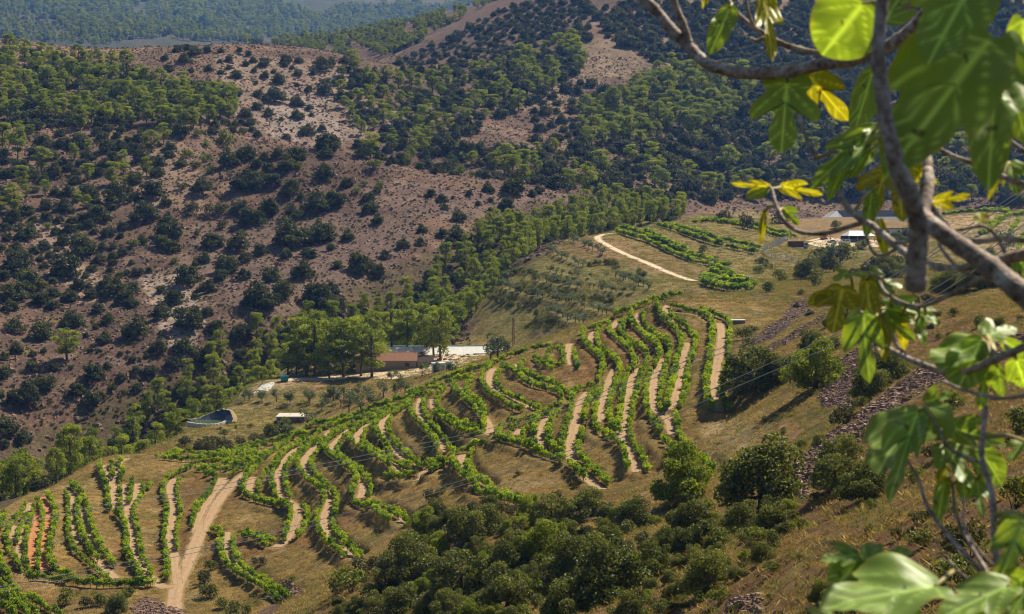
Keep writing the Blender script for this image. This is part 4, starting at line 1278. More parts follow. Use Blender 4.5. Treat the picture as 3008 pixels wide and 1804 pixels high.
# pine wood along the valley, behind the spur
LOU = [(-300,315),(0,338),(150,352),(290,388),(400,402),(500,428),(600,450),(700,482),(800,512),(900,524),(1100,528),(1300,530),(1400,545),(1470,580),(1550,615),(1650,660),(1800,692),(2000,738)]
HIU = [(-300,440),(0,462),(300,490),(600,526),(800,548),(1000,566),(1200,590),(1400,640),(1500,675),(1650,712),(1800,742),(2000,772)]
pin = []; PC = {}
for _ in range(60000):
    u = gt.uniform(-250, 2000)
    lo = np.interp(u, *zip(*LOU)); hi = np.interp(u, *zip(*HIU))
    r = gt.uniform(lo, hi)
    a, _e = azel(u, 902)
    x, y = r * math.sin(a), r * math.cos(a)
    ok = True
    for q_ in PC.get((int(x // 12), int(y // 12)), ()):
        if (q_[0] - x) ** 2 + (q_[1] - y) ** 2 < 26:
            ok = False; break
    if ok:
        pin.append((x, y, r, u))
        for i_ in (-1, 0, 1):
            for j_ in (-1, 0, 1):
                PC.setdefault((int(x // 12) + i_, int(y // 12) + j_), []).append((x, y))
    if len(pin) > 1500:
        break
for x, y, r, u in pin:
    z = float(ground_z(x, y)); s = gt.uniform(0.85, 1.3)
    uu, vv = project(x, y, z + 6)
    sp = 'pine' if gt.random() < 0.86 else 'oak'
    trees.append(dict(sp=sp, x=x, y=y, z=z, s=s, hs=1.0, px=4.6 * s * F / r, u=float(uu), v=float(vv), where='valley wood', r=r))


_cv, _cu = np.meshgrid(np.arange(-20, 260) * 8.0, np.arange(-20, 420) * 8.0, indexing='ij')
CLEAR = fbm(_cu / 60, _cv / 38, 91, 3)


def fill(poly, rr, dist, sizes, mix, where, tries=6000, jitter=1.0):
    """woods on the far slopes: crowns spread over a patch of hillside, kept apart"""
    xs = [p[0] for p in poly]; ys = [p[1] for p in poly]
    cell = {}
    for (u, v, w) in taken:
        cell.setdefault((int(u // 40), int(v // 40)), []).append((u, v, w))
    for _ in range(tries):
        u = gt.uniform(min(xs), max(xs)); v = gt.uniform(min(ys), max(ys))
        if not inpoly(np.array([u]), np.array([v]), poly)[0]:
            continue
        w = gt.uniform(*sizes)
        if CLEAR[int(v // 8) + 20, int(u // 8) + 20] > 0.42:
            continue
        ok = True
        for i in (-1, 0, 1):
            for j in (-1, 0, 1):
                for (a, b_, c_) in cell.get((int(u // 40) + i, int(v // 40) + j), ()):
                    if (a - u) ** 2 + ((b_ - v) * 1.25) ** 2 < (dist * (w + c_) / 2) ** 2:
                        ok = False
        if not ok:
            continue
        sp = mix[int(gt.integers(len(mix)))]
        plant(sp, u, v, w * (0.8 if sp == 'pine' else 1), rr, where=where, hs=gt.uniform(0.8, 1.1) * (0.72 if sp == 'pine' else 1))
        cell.setdefault((int(u // 40), int(v // 40)), []).append((u, v, w))


OP, OO, PP = ['oak', 'pine'], ['oak'], ['pine', 'pine', 'pine', 'oak']
fill([(0,330),(370,330),(520,400),(560,470),(380,560),(330,640),(150,560),(0,640)], (560, 960), 0.8, (28, 62), ['oak', 'oak', 'oak', 'pine'], 'left woodland', 1600)
fill([(0,140),(150,160),(330,170),(460,230),(680,260),(700,330),(560,360),(300,350),(0,330)], (760, 1130), 0.5, (26, 54), PP, 'left upper woodland', 6000)
fill([(560,290),(720,320),(780,400),(640,400)], (760, 1130), 0.8, (24, 46), OO, 'left upper woodland', 500)
fill([(1000,170),(1080,200),(1230,230),(1300,330),(1250,450),(1080,420),(1000,300)], (780, 1250), 0.68, (24, 48), OP, 'scree edge wood', 1500)
fill([(1230,230),(1480,180),(1640,150),(1700,200),(1560,300),(1400,380),(1250,430),(1150,400)], (840, 1300), 0.6, (24, 54), ['oak', 'oak', 'pine'], 'right slope', 4000)
fill([(1420,210),(1700,110),(1720,180),(1600,260),(1450,300)], (840, 1300), 0.5, (30, 52), PP, 'right slope', 1800)
fill([(1700,330),(1960,200),(2200,180),(2200,330),(1900,400),(1700,420)], (840, 1300), 0.5, (32, 58), PP, 'right slope', 2500)
fill([(1050,420),(1400,430),(1700,430),(2000,380),(2400,330),(3008,330),(3008,590),(2200,570),(1850,590),(1600,560),(1300,500),(1080,460)], (780, 1200), 0.6, (30, 70), ['oak', 'oak', 'oak', 'pine'], 'right slope', 9000)
fill([(1560,300),(1700,230),(1780,260),(1700,400),(1560,420)], (840, 1300), 0.85, (24, 46), OO, 'right slope', 900)
fill([(1700,0),(3008,0),(3008,330),(2200,330),(1980,200),(1800,120)], (950, 1700), 0.62, (20, 52), OO, 'right slope', 8000)
fill([(1150,190),(1480,20),(1700,-20),(1740,110),(1640,150),(1480,180),(1230,225)], (950, 1700), 0.72, (14, 38), OO, 'bare shoulder', 4000)
fill([(0,640),(150,560),(330,640),(420,820),(200,900),(0,900)], (480, 840), 0.95, (22, 50), OO, 'hill across', 900)
fill([(0,900),(300,900),(520,1040),(430,1140),(200,1160),(0,1200)], (460, 760), 1.5, (16, 40), OO, 'lower hill across', 300)
fill([(0,-20),(760,-20),(1000,60),(1040,170),(800,125),(520,110),(420,110),(210,95),(130,30)], (1350, 6500), 0.42, (12, 24), PP, 'far mountain', 14000)
fill([(1040,-20),(1500,-20),(1380,30),(1270,100),(1150,180),(1040,120),(960,40)], (1350, 6900), 0.42, (11, 20), PP, 'far mountain', 7000)
fill([(0,20),(200,30),(260,90),(0,95)], (1350, 6500), 0.75, (11, 20), PP, 'far mountain', 900)
fill([(0,-20),(130,-20),(270,70),(210,60),(110,32),(0,28)], (1350, 6500), 0.5, (12, 22), PP, 'far mountain', 1500)
fill([(0,95),(420,105),(300,130),(0,110)], (1200, 3400), 0.6, (10, 18), PP, 'far mountain', 700)

fill([(980,1740),(1150,1600),(1240,1540),(1420,1490),(1640,1480),(1900,1490),(1960,1560),(2000,1500),(2320,1440),(2330,1560),(2150,1720),(1980,1804),(1000,1804)], (60, 330), 0.5, (34, 100), ['oakn', 'dark', 'oakn', 'pinen', 'bush', 'oakn', 'broom'], 'gully', 900)
fill([(2300,1600),(2700,1450),(3008,1300),(3008,1804),(2200,1804)], (36, 330), 2.2, (16, 50), ['bush', 'dark', 'broom'], 'gully', 160)
fill([(2240,860),(2330,800),(2700,780),(3008,830),(3008,1000),(2700,1000),(2450,960)], (200, 700), 1.3, (24, 60), ['dark', 'bush', 'oakn'], 'car park', 220)
SMALLV = {'oak': OAKV, 'pine': PINEV, 'olive': OLIVEV, 'bush': BUSHV, 'broom': BROOMV, 'dark': DARKV, 'oakn': OAKN, 'pinen': PINEN}
KIND = {'oak': 'holm_oak', 'oakn': 'holm_oak', 'pine': 'pine_tree', 'pinen': 'pine_tree', 'olive': 'olive_tree', 'bush': 'shrub', 'broom': 'shrub', 'dark': 'shrub'}
SAY = {'holm_oak': 'dark holm oak', 'pine_tree': 'green pine', 'olive_tree': 'grey-green olive tree', 'shrub': 'shrub'}
PLACE = {'hill across': 'on the hill across', 'lower hill across': 'low on the opposite hill', 'rounded brown hill': 'on the rounded brown hill',
         'bare scree slope': 'on the pale scree slope', 'gully': 'below the vineyard', 'car park': 'near the fenced car park', 'farmhouse': 'beside the stone farmhouse',
         'olive grove': 'in the grove by the farmhouse', 'pump house': 'by the flat-roofed pump house', 'bank': 'on the dark bank below the pond', 'olive terraces': 'on the olive terraces',
         'valley wood': 'in the valley wood', 'left woodland': 'in the left slope wood', 'left upper woodland': 'in the upper left woodland',
         'scree edge wood': 'in the wood beside the scree', 'right slope': 'on the right wooded slope', 'bare shoulder': 'on the bare brown shoulder', 'far mountain': 'on the far mountain'}
bykind = {}
for t in trees:
    bykind.setdefault(KIND[t['sp']], []).append(t)
single, mass = [], []
for k, lst in bykind.items():
    lst.sort(key=lambda t: -t['px'])
    vis = [t for t in lst if -20 < t['u'] < 3030 and -20 < t['v'] < 1850]
    # trees deep inside the valley wood stay in the mass first
    vis.sort(key=lambda t: -t['px'] * (0.6 if t['where'] == 'valley wood' and t['r'] > np.interp(t['u'], *zip(*LOU)) + 45 else 1))
    pick = vis[:290]
    ids = set(id(t) for t in pick)
    single += pick
    mass += [t for t in lst if id(t) not in ids]
# labels: size, colour, place and order along the place
grp = {}
for t in single:
    grp.setdefault((KIND[t['sp']], t['where']), []).append(t)
for (k, wh), lst in grp.items():
    med = np.median([t['px'] for t in lst])
    nb = max(1, math.ceil(len(lst) / 38))
    lst.sort(key=lambda t: t['v'])
    for bi in range(nb):
        band = lst[bi * len(lst) // nb:(bi + 1) * len(lst) // nb]
        band.sort(key=lambda t: t['u'])
        for i, t in enumerate(band):
            sz = 'large' if t['px'] > 1.35 * med else 'small' if t['px'] < 0.7 * med else 'mid-sized'
            col = {'broom': 'yellow-green ', 'bush': 'greyish ', 'dark': 'dark green '}.get(t['sp'], '')
            o_ = ORD[i] + ' from left' if i < 20 else ORD[min(19, len(band) - 1 - i)] + ' from right'
            bd = '' if nb == 1 else (', top tier' if bi == 0 else ', bottom tier' if bi == nb - 1 else ', ' + ORD[bi] + ' tier down')
            t['label'] = sz + ' ' + col + SAY[k] + ' ' + PLACE[wh] + bd + ', ' + o_
            t['group'] = SAY[k] + 's ' + PLACE[wh]
for t in single:
    k = KIND[t['sp']]
    vs_ = SMALLV[t['sp']]
    if t['px'] > 70 and t['sp'] in ('oak', 'pine'):
        vs_ = OAKN if (t['sp'] == 'oak' and t['r'] < 330) else vs_
    crown, trunk, whole = vs_[int(gt.integers(len(vs_)))]
    s = t['s']; sc = (s * gt.uniform(0.92, 1.08), s * gt.uniform(0.92, 1.08), s * t['hs'] * gt.uniform(0.92, 1.1))
    rz = gt.uniform(0, 6.28)
    if t['px'] > 44:
        o = empty(k, (t['x'], t['y'], t['z']), rz, label=t['label'], cat=k.replace('_', ' '), group=t['group'])
        obj('crown', crown, o); obj('trunk' if k != 'shrub' else 'stems', trunk, o)
    else:
        o = obj(k, whole, None, (t['x'], t['y'], t['z']), t['label'], k.replace('_', ' '), t['group'])
        o.rotation_euler[2] = rz
    o.scale = sc


def scatter(name, pts, scales, sources, label, seed=3):
    """one mass of plants that nobody could count: instances spread on points"""
    lib = bpy.data.collections.new(name + '_library')
    for i, me in enumerate(sources):
        lib.objects.link(bpy.data.objects.new(name + '_plant', me))
    me = mesh_np(name, pts, [], [])
    g = np.random.default_rng(seed)
    a = me.attributes.new('size', 'FLOAT_VECTOR', 'POINT'); a.data.foreach_set('vector', np.asarray(scales, np.float32).ravel())
    a = me.attributes.new('turn', 'FLOAT', 'POINT'); a.data.foreach_set('value', (g.random(len(pts)) * 6.28).astype(np.float32))
    o = obj(name, me, kind='stuff', label=label, cat=None)
    ng = bpy.data.node_groups.new(name, 'GeometryNodeTree')
    ng.interface.new_socket('Geometry', in_out='INPUT', socket_type='NodeSocketGeometry')
    ng.interface.new_socket('Geometry', in_out='OUTPUT', socket_type='NodeSocketGeometry')
    N = ng.nodes; L = ng.links
    gi = N.new('NodeGroupInput'); go = N.new('NodeGroupOutput')
    ci = N.new('GeometryNodeCollectionInfo'); ci.inputs['Collection'].default_value = lib
    ci.inputs['Separate Children'].default_value = True; ci.inputs['Reset Children'].default_value = True
    ip = N.new('GeometryNodeInstanceOnPoints'); ip.inputs['Pick Instance'].default_value = True
    sz = N.new('GeometryNodeInputNamedAttribute'); sz.data_type = 'FLOAT_VECTOR'; sz.inputs['Name'].default_value = 'size'
    tn = N.new('GeometryNodeInputNamedAttribute'); tn.data_type = 'FLOAT'; tn.inputs['Name'].default_value = 'turn'
    cx = N.new('ShaderNodeCombineXYZ')
    rt = N.new('FunctionNodeEulerToRotation')
    L.new(gi.outputs[0], ip.inputs['Points']); L.new(ci.outputs[0], ip.inputs['Instance'])
    L.new(sz.outputs['Attribute'], ip.inputs['Scale']); L.new(tn.outputs['Attribute'], cx.inputs['Z'])
    L.new(cx.outputs[0], rt.inputs[0]); L.new(rt.outputs[0], ip.inputs['Rotation'])
    L.new(ip.outputs[0], go.inputs[0])
    o.modifiers.new('scatter', 'NODES').node_group = ng
    return o


for kinds, nm, lab in ((('oak', 'oakn'), 'far_oak_wood', 'mass of distant dark oaks covering the far slopes'), (('pine', 'pinen'), 'far_pine_wood', 'mass of distant pines covering the far slopes'),
                       (('olive', 'bush', 'broom', 'dark'), 'distant_bushes', 'mass of low bushes and young olives')):
    lst = [t for t in mass if t['sp'] in kinds]
    if lst:
        src = {'oak': OAKV, 'pine': PINEV}.get(kinds[0], OLIVEV[:2] + DARKV[:2])
        scatter(nm, [(t['x'], t['y'], t['z']) for t in lst], [(t['s'], t['s'], t['s'] * t['hs']) for t in lst], [v_[2] for v_ in src], lab)
print('trees', len(trees), 'single', len(single), 'mass', len(mass), {k: len(v_) for k, v_ in bykind.items()})

# low scrub over the hills, tufts of dry grass on the banks and the near slope
gs = np.random.default_rng(55)
pts, scs = [], []
for _ in range(14000):
    u = gs.uniform(-60, 3060); v = gs.uniform(120, 1260)
    x, y, r = hit(u, v, 470, 1500)
    if r > 1450 or r < 475:
        continue
    fi, fj = gidx(x, y)
    if upper[int(fi), int(fj)] and r < 860:
        continue
    s = gs.uniform(0.25, 0.85) * (1 + 0.4 * (r > 800))
    pts.append((x, y, float(ground_z(x, y)))); scs.append((s, s, s * gs.uniform(0.7, 1.1)))
scatter('hill_scrub', pts, scs, [v_[2] for v_ in BUSHV + DARKV[:1] + BROOMV[:1]], 'low grey scrub dotted over the hills')


def strew(mask, n_, g):
    """random places inside a mask of the terrain grid, even over its area"""
    cw = np.gradient(RR)[None, :] * np.gradient(AZ)[:, None] * GR
    p_ = (mask * cw).ravel(); p_ = p_ / p_.sum()
    k_ = g.choice(p_.size, n_, p=p_)
    i, j = np.unravel_index(k_, mask.shape)
    fi = np.clip(i + g.random(n_) - 0.5, 0, NA - 1.001); fj = np.clip(j + g.random(n_) - 0.5, 0, NR - 1.001)
    return bil(GX, fi, fj), bil(GY, fi, fj), bil(GZ, fi, fj)


M_STRAW = leaf_mat('dry_grass_blades', (0.19, 0.132, 0.034), (0.48, 0.34, 0.12), 0.3, 0.8, 0.1, (1.2, 1.1, 0.8), 0.7)
M_STRAWG = leaf_mat('green_grass_blades', (0.09, 0.11, 0.022), (0.25, 0.265, 0.06), 0.3, 0.8, 0.1, (1.2, 1.1, 0.7), 0.7)
M_ROCK = surface('purple_brown_rock', (0.24, 0.145, 0.105), (0.12, 0.074, 0.056), 1.3, 0.9, 0.5, 5)
M_ROCKP = surface('pale_slate_rock', (0.33, 0.225, 0.165), (0.20, 0.13, 0.098), 1.3, 0.9, 0.5, 5)


def tuft(seed, mat, n_=26, h=0.26, sp=0.4):
    g = np.random.default_rng(seed)
    V, Fc, T = [], [], []
    for i in range(n_):
        b0 = np.array([sp * g.normal(), sp * g.normal(), -0.05]); t = np.array([0.25 * g.normal(), 0.25 * g.normal(), h * g.uniform(0.5, 1.2)])
        s = np.array([g.normal(), g.normal(), 0]); s = s / np.linalg.norm(s) * g.uniform(0.025, 0.06)
        V += [b0 - s, b0 + s, b0 + t]; Fc.append((3 * i, 3 * i + 1, 3 * i + 2)); T.append(np.clip(0.5 + 0.25 * g.normal(), 0, 1))
    return mesh_np('tuft', np.array(V), np.array(Fc), [mat], False, T)


def rock(seed, mat):
    g = np.random.default_rng(seed)
    V = [(-1, -0.7, -0.5), (1, -0.7, -0.5), (1, 0.7, -0.5), (-1, 0.7, -0.5), (-0.7, -0.5, 0.4), (0.6, -0.5, 0.5), (0.7, 0.45, 0.35), (-0.5, 0.5, 0.55)]
    V = np.array(V) * g.uniform(0.6, 1.3, size=(8, 3)) * 0.3
    return mesh_np('rock', V, np.array([(0, 3, 2, 1), (4, 5, 6, 7), (0, 1, 5, 4), (1, 2, 6, 5), (2, 3, 7, 6), (3, 0, 4, 7)]), [mat])


gw = np.random.default_rng(808)
sm = np.zeros(GX.shape, bool)
for sp, sr in SCREE:
    sm |= inpoly(GU + 25 * n1, GV + 14 * n2, sp) & (GR > sr[0]) & (GR < sr[1])
free = (BD > 1.35)
for nm, mask, n_, sc_, srcs, lab in (
        ('bank_grass', fm & free & ~sm, 30000, (0.5, 1.2), [tuft(1, M_STRAW), tuft(2, M_STRAW), tuft(3, M_STRAWG), tuft(4, M_STRAW)], 'dry straw-coloured grass on the vineyard banks'),
        ('slope_grass', ns & (~sm | (vnoise(GX / 1.9, GY / 1.9, 19) > 0.72)) & (GR > 30) & (GR < 560), 64000, (0.5, 1.4), [tuft(5, M_STRAW), tuft(6, M_STRAWG), tuft(7, M_STRAW)], 'dry grass covering the near slope'),
        ('bench_grass', (GR > 385) & (GR < 860) & free & ~inpoly(GU, GV, [(2290,690),(2310,600),(2480,580),(2720,650),(2500,700)]) & (inpoly(GU, GV, [(400,1330),(560,1180),(760,1090),(1400,1000),(1400,850),(1760,660),(2450,590),(3100,580),(3100,880),(2250,900),(2000,880),(1300,1100),(1000,1200),(700,1330)])), 34000, (0.9, 2.2), [tuft(8, M_STRAW), tuft(9, M_STRAWG), tuft(10, M_STRAWG), tuft(11, M_STRAWG)], 'dry grass on the olive terraces and farm bench'),
        ('hill_rocks', (GR > 470) & (GR < 1150) & ~upper & (np.abs(GA) < R(19.5)), 46000, (0.7, 3.2), [rock(k, M_ROCK if k % 3 else M_ROCKP) for k in range(6)], 'loose rocks strewn over the hills')):
    x, y, z = strew(mask.astype(float), n_, gw)
    s = gw.uniform(*sc_, size=n_)
    scatter(nm, np.stack([x, y, z], 1), np.stack([s, s, s * gw.uniform(0.6, 1.2, n_)], 1), srcs, lab)
out = (fbm(GX / 22, GY / 22, 171, 3) > 0.3) & (GR > 480) & (GR < 1000) & ~upper & (np.abs(GA) < R(19.5))
x, y, z = strew(out.astype(float), 2600, gw)
s = gw.uniform(2.5, 6.5, 2600)
scatter('rock_outcrops', np.stack([x, y, z - 0.2], 1), np.stack([s, s * 0.8, s * gw.uniform(0.5, 1.3, 2600)], 1), [rock(40 + k, M_ROCK) for k in range(5)], 'dark crags of rock breaking through the hillsides')
x, y, z = strew(sm.astype(float), 20000, gw)
s = gw.uniform(0.35, 1.25, 20000) * (0.75 + 0.9 * (gw.random(20000) < 0.08))
scatter('scree_stones', np.stack([x, y, z + 0.03], 1), np.stack([s, s, s], 1), [rock(20 + k, M_ROCK if k % 2 else M_ROCKP) for k in range(6)], 'loose reddish-brown scree stones running down the near slope')
# ------------------------------------------------------------------ buildings, ponds, vehicles, fences
M_STONE = surface('rubble_stone_wall', (0.34, 0.285, 0.225), (0.20, 0.165, 0.135), 3.5, 0.95, 0.9, 6, object_space=True)
M_TILE = surface('terracotta_roof_tile', (0.40, 0.215, 0.14), (0.27, 0.15, 0.10), 2.2, 0.9, 0.3, 8, object_space=True)
M_DTILE = surface('dark_porch_thatch', (0.10, 0.075, 0.06), (0.05, 0.038, 0.032), 3, 0.95, 0.5, 8, object_space=True)
M_BRICK = surface('red_brick', (0.36, 0.16, 0.10), (0.27, 0.12, 0.08), 5, 0.9, 0.4, 14, object_space=True)
M_DARK = surface('dark_opening', (0.015, 0.015, 0.017), (0.01, 0.01, 0.012), 2, 0.5, 0)
M_WOOD = surface('brown_wood', (0.14, 0.085, 0.05), None, 6, 0.8, 0.3, object_space=True)
M_WHITE = surface('white_render', (0.80, 0.79, 0.76), (0.64, 0.63, 0.60), 0.7, 0.85, 0.15, 3, object_space=True)
M_CONC = surface('pale_concrete', (0.55, 0.49, 0.42), (0.42, 0.37, 0.31), 1.6, 0.9, 0.3, 6, object_space=True)
M_GREY = surface('grey_concrete', (0.22, 0.21, 0.20), (0.14, 0.135, 0.13), 1.6, 0.9, 0.3, 6, object_space=True)
M_LINER = surface('navy_pond_liner', (0.020, 0.024, 0.045), (0.011, 0.013, 0.025), 1.2, 0.42, 0.6, 1.5, spec=0.35, object_space=True)
M_WATER = surface('green_pond_water', (0.075, 0.125, 0.040), (0.055, 0.10, 0.030), 0.5, 0.08, 0.06, 3, spec=0.5, object_space=True)
M_STEEL = surface('galvanised_steel', (0.42, 0.43, 0.44), (0.32, 0.33, 0.34), 4, 0.45, 0.1, metal=0.6, object_space=True)
M_ROOFW = surface('pale_metal_roof', (0.72, 0.76, 0.82), (0.62, 0.66, 0.72), 0.6, 0.4, 0.05, spec=0.4, object_space=True)
M_RUST = surface('rusty_brown_steel', (0.20, 0.075, 0.04), (0.12, 0.05, 0.03), 5, 0.8, 0.3, object_space=True)
M_MAROON = surface('maroon_paint', (0.13, 0.018, 0.016), (0.09, 0.014, 0.013), 1, 0.45, 0.03, spec=0.5, object_space=True)
M_CARW = surface('white_car_paint', (0.80, 0.80, 0.79), (0.74, 0.74, 0.73), 1, 0.3, 0.0, spec=0.5, object_space=True)
M_CARS = surface('silver_car_paint', (0.40, 0.42, 0.43), (0.35, 0.37, 0.38), 1, 0.3, 0.0, metal=0.4, spec=0.5, object_space=True)
M_CARB = surface('dark_blue_car_paint', (0.025, 0.035, 0.06), None, 1, 0.25, 0.0, spec=0.5, object_space=True)
M_ORANGE = surface('orange_machine_paint', (0.55, 0.16, 0.04), (0.40, 0.11, 0.03), 2, 0.5, 0.05, object_space=True)
M_TYRE = surface('black_tyre', (0.02, 0.02, 0.02), None, 5, 0.9, 0.1, object_space=True)
M_GLASS = surface('dark_car_glass', (0.03, 0.04, 0.05), None, 1, 0.08, 0, spec=0.6, object_space=True)
M_TEAL = surface('teal_tarpaulin', (0.04, 0.26, 0.32), (0.03, 0.20, 0.26), 2, 0.5, 0.3, object_space=True)
M_TERRA = surface('terracotta_deck', (0.52, 0.34, 0.24), (0.44, 0.28, 0.20), 1, 0.9, 0.1, object_space=True)
M_SHRED = surface('white_plaster_slab', (0.62, 0.60, 0.57), (0.46, 0.44, 0.42), 1.2, 0.9, 0.3, object_space=True)


def spot(u, v, rr=(30, 7000)):
    x, y, r = hit(u, v, *rr)
    return Vector((x, y, float(ground_z(x, y)))), r


def facing(p, extra=0.0):
    """turn so that local +Y points away from the camera"""
    return -math.atan2(p.x, p.y) + extra


def patch(name, poly, rr, mat, lift=0.06, n=26, **kw):
    """level sheet laid over the ground inside a pixel outline"""
    P = np.array([hit(u, v, *rr)[:2] for u, v in catmull(list(poly) + [poly[0]], 6)[:-1]])
    c = P.mean(0)
    vs, fs = [], []
    m = len(P); K = 9
    for k in range(K):
        t = 1 - k / K
        for q_ in P:
            xy = c + (q_ - c) * t
            vs.append((xy[0], xy[1], float(ground_z(xy[0], xy[1])) + lift - (0.04 if k == 0 else 0)))
    vs.append((c[0], c[1], float(ground_z(*c)) + lift))
    for k in range(K - 1):
        for i in range(m):
            j = (i + 1) % m
            fs.append((k * m + i, (k + 1) * m + i, (k + 1) * m + j, k * m + j))
    for i in range(m):
        fs.append(((K - 1) * m + i, len(vs) - 1, (K - 1) * m + (i + 1) % m))
    return obj(name, mesh_np(name, vs, fs, [mat], True), kind='structure', **kw)


patch('courtyard', [(1130,1062),(1190,1046),(1300,1038),(1420,1040),(1440,1050),(1425,1072),(1380,1085),(1300,1092),(1240,1098)], (425, 520), M_PALE)
patch('courtyard_path', [(820,1114),(900,1108),(1000,1101),(1100,1094),(1240,1089),(1280,1092),(1250,1098),(1100,1101),(1000,1107),(900,1114),(840,1119)], (425, 520), M_PALE)
patch('concrete_slab', [(742,1159),(760,1140),(772,1130),(800,1122),(806,1128),(796,1140),(788,1150),(770,1146)], (400, 500), M_SHRED)
patch('yard', [(2372,716),(2400,704),(2470,698),(2560,705),(2640,712),(2640,722),(2500,728),(2420,728)], (600, 760), M_PALE)
patch('field', [(2770,640),(2830,632),(2900,640),(2870,672),(2800,676)], (600, 900), M_TRACK)

# stone farmhouse
p, r = spot(1136, 1089, (430, 500))
house = empty('farmhouse', p, facing(p, R(-4)), label='low stone farmhouse with terracotta tiled roof behind the pines', cat='house')
L0, L1, D, HW = -9.2, 8.8, 6.5, 3.0
w = MB()
wx0, wx1, wz0, wz1 = 5.4, 6.7, 1.1, 2.3          # window hole in the front wall
for a, b_, c_, d_ in ((L0, wx0, -1.2, HW), (wx1, L1, -1.2, HW), (wx0, wx1, -1.2, wz0), (wx0, wx1, wz1, HW)):
    w.box(a, b_, 0, 0.45, c_, d_)
w.box(L0, L1, D - 0.45, D, -1.2, HW); w.box(L0, L0 + 0.45, 0.45, D - 0.45, -1.2, HW); w.box(L1 - 0.45, L1, 0.45, D - 0.45, -1.2, HW)
w.build('wall', M_STONE, house)
win = MB().box(wx0, wx1, 0.26, 0.30, wz0, wz1).build('window', M_GLASS, house)
fr = MB(); fr.box(wx0, wx1, 0.18, 0.26, wz0, wz0 + 0.09); fr.box(wx0, wx1, 0.18, 0.26, wz1 - 0.09, wz1); fr.box(wx0, wx0 + 0.09, 0.18, 0.26, wz0 + 0.09, wz1 - 0.09); fr.box(wx1 - 0.09, wx1, 0.18, 0.26, wz0 + 0.09, wz1 - 0.09); fr.box((wx0 + wx1) / 2 - 0.04, (wx0 + wx1) / 2 + 0.04, 0.18, 0.26, wz0 + 0.09, wz1 - 0.09)
fr.build('frame', M_WOOD, win)
MB().box(wx0 - 0.12, wx1 + 0.12, -0.08, 0.2, wz0 - 0.1, wz0).build('sill', M_CONC, win)
# roof: two slopes of tile courses
rid, eav = HW + 2.3, HW - 0.05
ro = MB()
courses = 14
for side in (0, 1):
    for k in range(courses):
        t0, t1 = k / courses, (k + 1) / courses
        y0 = (-0.5 + (D / 2 + 0.5) * t0) if side == 0 else (D + 0.5 - (D / 2 + 0.5) * t0)
        y1 = (-0.5 + (D / 2 + 0.5) * t1) if side == 0 else (D + 0.5 - (D / 2 + 0.5) * t1)
        z0, z1 = eav + (rid - eav) * t0, eav + (rid - eav) * t1
        a_, b_ = L0 - 0.4, L1 + 0.3
        ro.add([(a_, y0, z0 + 0.1), (b_, y0, z0 + 0.1), (b_, y1, z1 + 0.02), (a_, y1, z1 + 0.02), (a_, y0, z0), (b_, y0, z0)], [(0, 1, 2, 3) if side == 0 else (3, 2, 1, 0), (4, 5, 1, 0) if side == 0 else (0, 1, 5, 4)])
for xg in (L0, L1 - 0.3):
    ro.add([(xg, 0, HW - 0.02), (xg, D, HW - 0.02), (xg, D / 2, rid - 0.1), (xg + 0.3, 0, HW - 0.02), (xg + 0.3, D, HW - 0.02), (xg + 0.3, D / 2, rid - 0.1)], [(0, 2, 1), (3, 4, 5), (0, 3, 5, 2), (1, 2, 5, 4)])
roof = ro.build('roof', M_TILE, house)
rc = MB()
for k in range(int((L1 - L0) / 0.45)):
    rc.tube([(L0 + 0.45 * k, D / 2, rid + 0.02), (L0 + 0.45 * k + 0.43, D / 2, rid + 0.05)], 0.14, 8)
rc.build('ridge_tiles', M_TILE, roof)
# porch on the right with brick pillars and a dark roof
po = MB()
for k in range(9):
    t0, t1 = k / 9, (k + 1) / 9
    po.add([(L1 + 0.3, -0.6 + 4.6 * t0, 2.7 + 1.5 * t0 + 0.08), (L1 + 5.0, -0.6 + 4.6 * t0, 2.7 + 1.5 * t0 + 0.08), (L1 + 5.0, -0.6 + 4.6 * t1, 2.7 + 1.5 * t1), (L1 + 0.3, -0.6 + 4.6 * t1, 2.7 + 1.5 * t1),
            (L1 + 0.3, -0.6 + 4.6 * t0, 2.6 + 1.5 * t0), (L1 + 5.0, -0.6 + 4.6 * t0, 2.6 + 1.5 * t0)], [(0, 1, 2, 3), (4, 5, 1, 0)])
po.build('porch_roof', M_DTILE, house)
for x_ in (L1 + 0.5, L1 + 4.5):
    MB().box(x_, x_ + 0.45, -0.35, 0.1, -1.2, 2.66).build('pillar', M_BRICK, house)
MB().box(L1 + 0.3, L1 + 5.0, 3.6, 3.9, -1.0, 3.9).build('porch_back_wall', M_BRICK, house)
MB().box(L1 + 1.6, L1 + 2.8, 3.5, 3.59, -0.3, 2.1).build('door', M_WOOD, house)
for k in range(5):
    MB().box(L1 + 1.0 + 0.7 * k, L1 + 1.2 + 0.7 * k, 0.1, 0.25, 2.05, 2.4).build('hanging_lantern', M_CONC, house)
MB().box(L1 + 0.3, L1 + 5.0, -0.42, -0.22, 2.45, 2.64).build('porch_beam', M_WOOD, house)

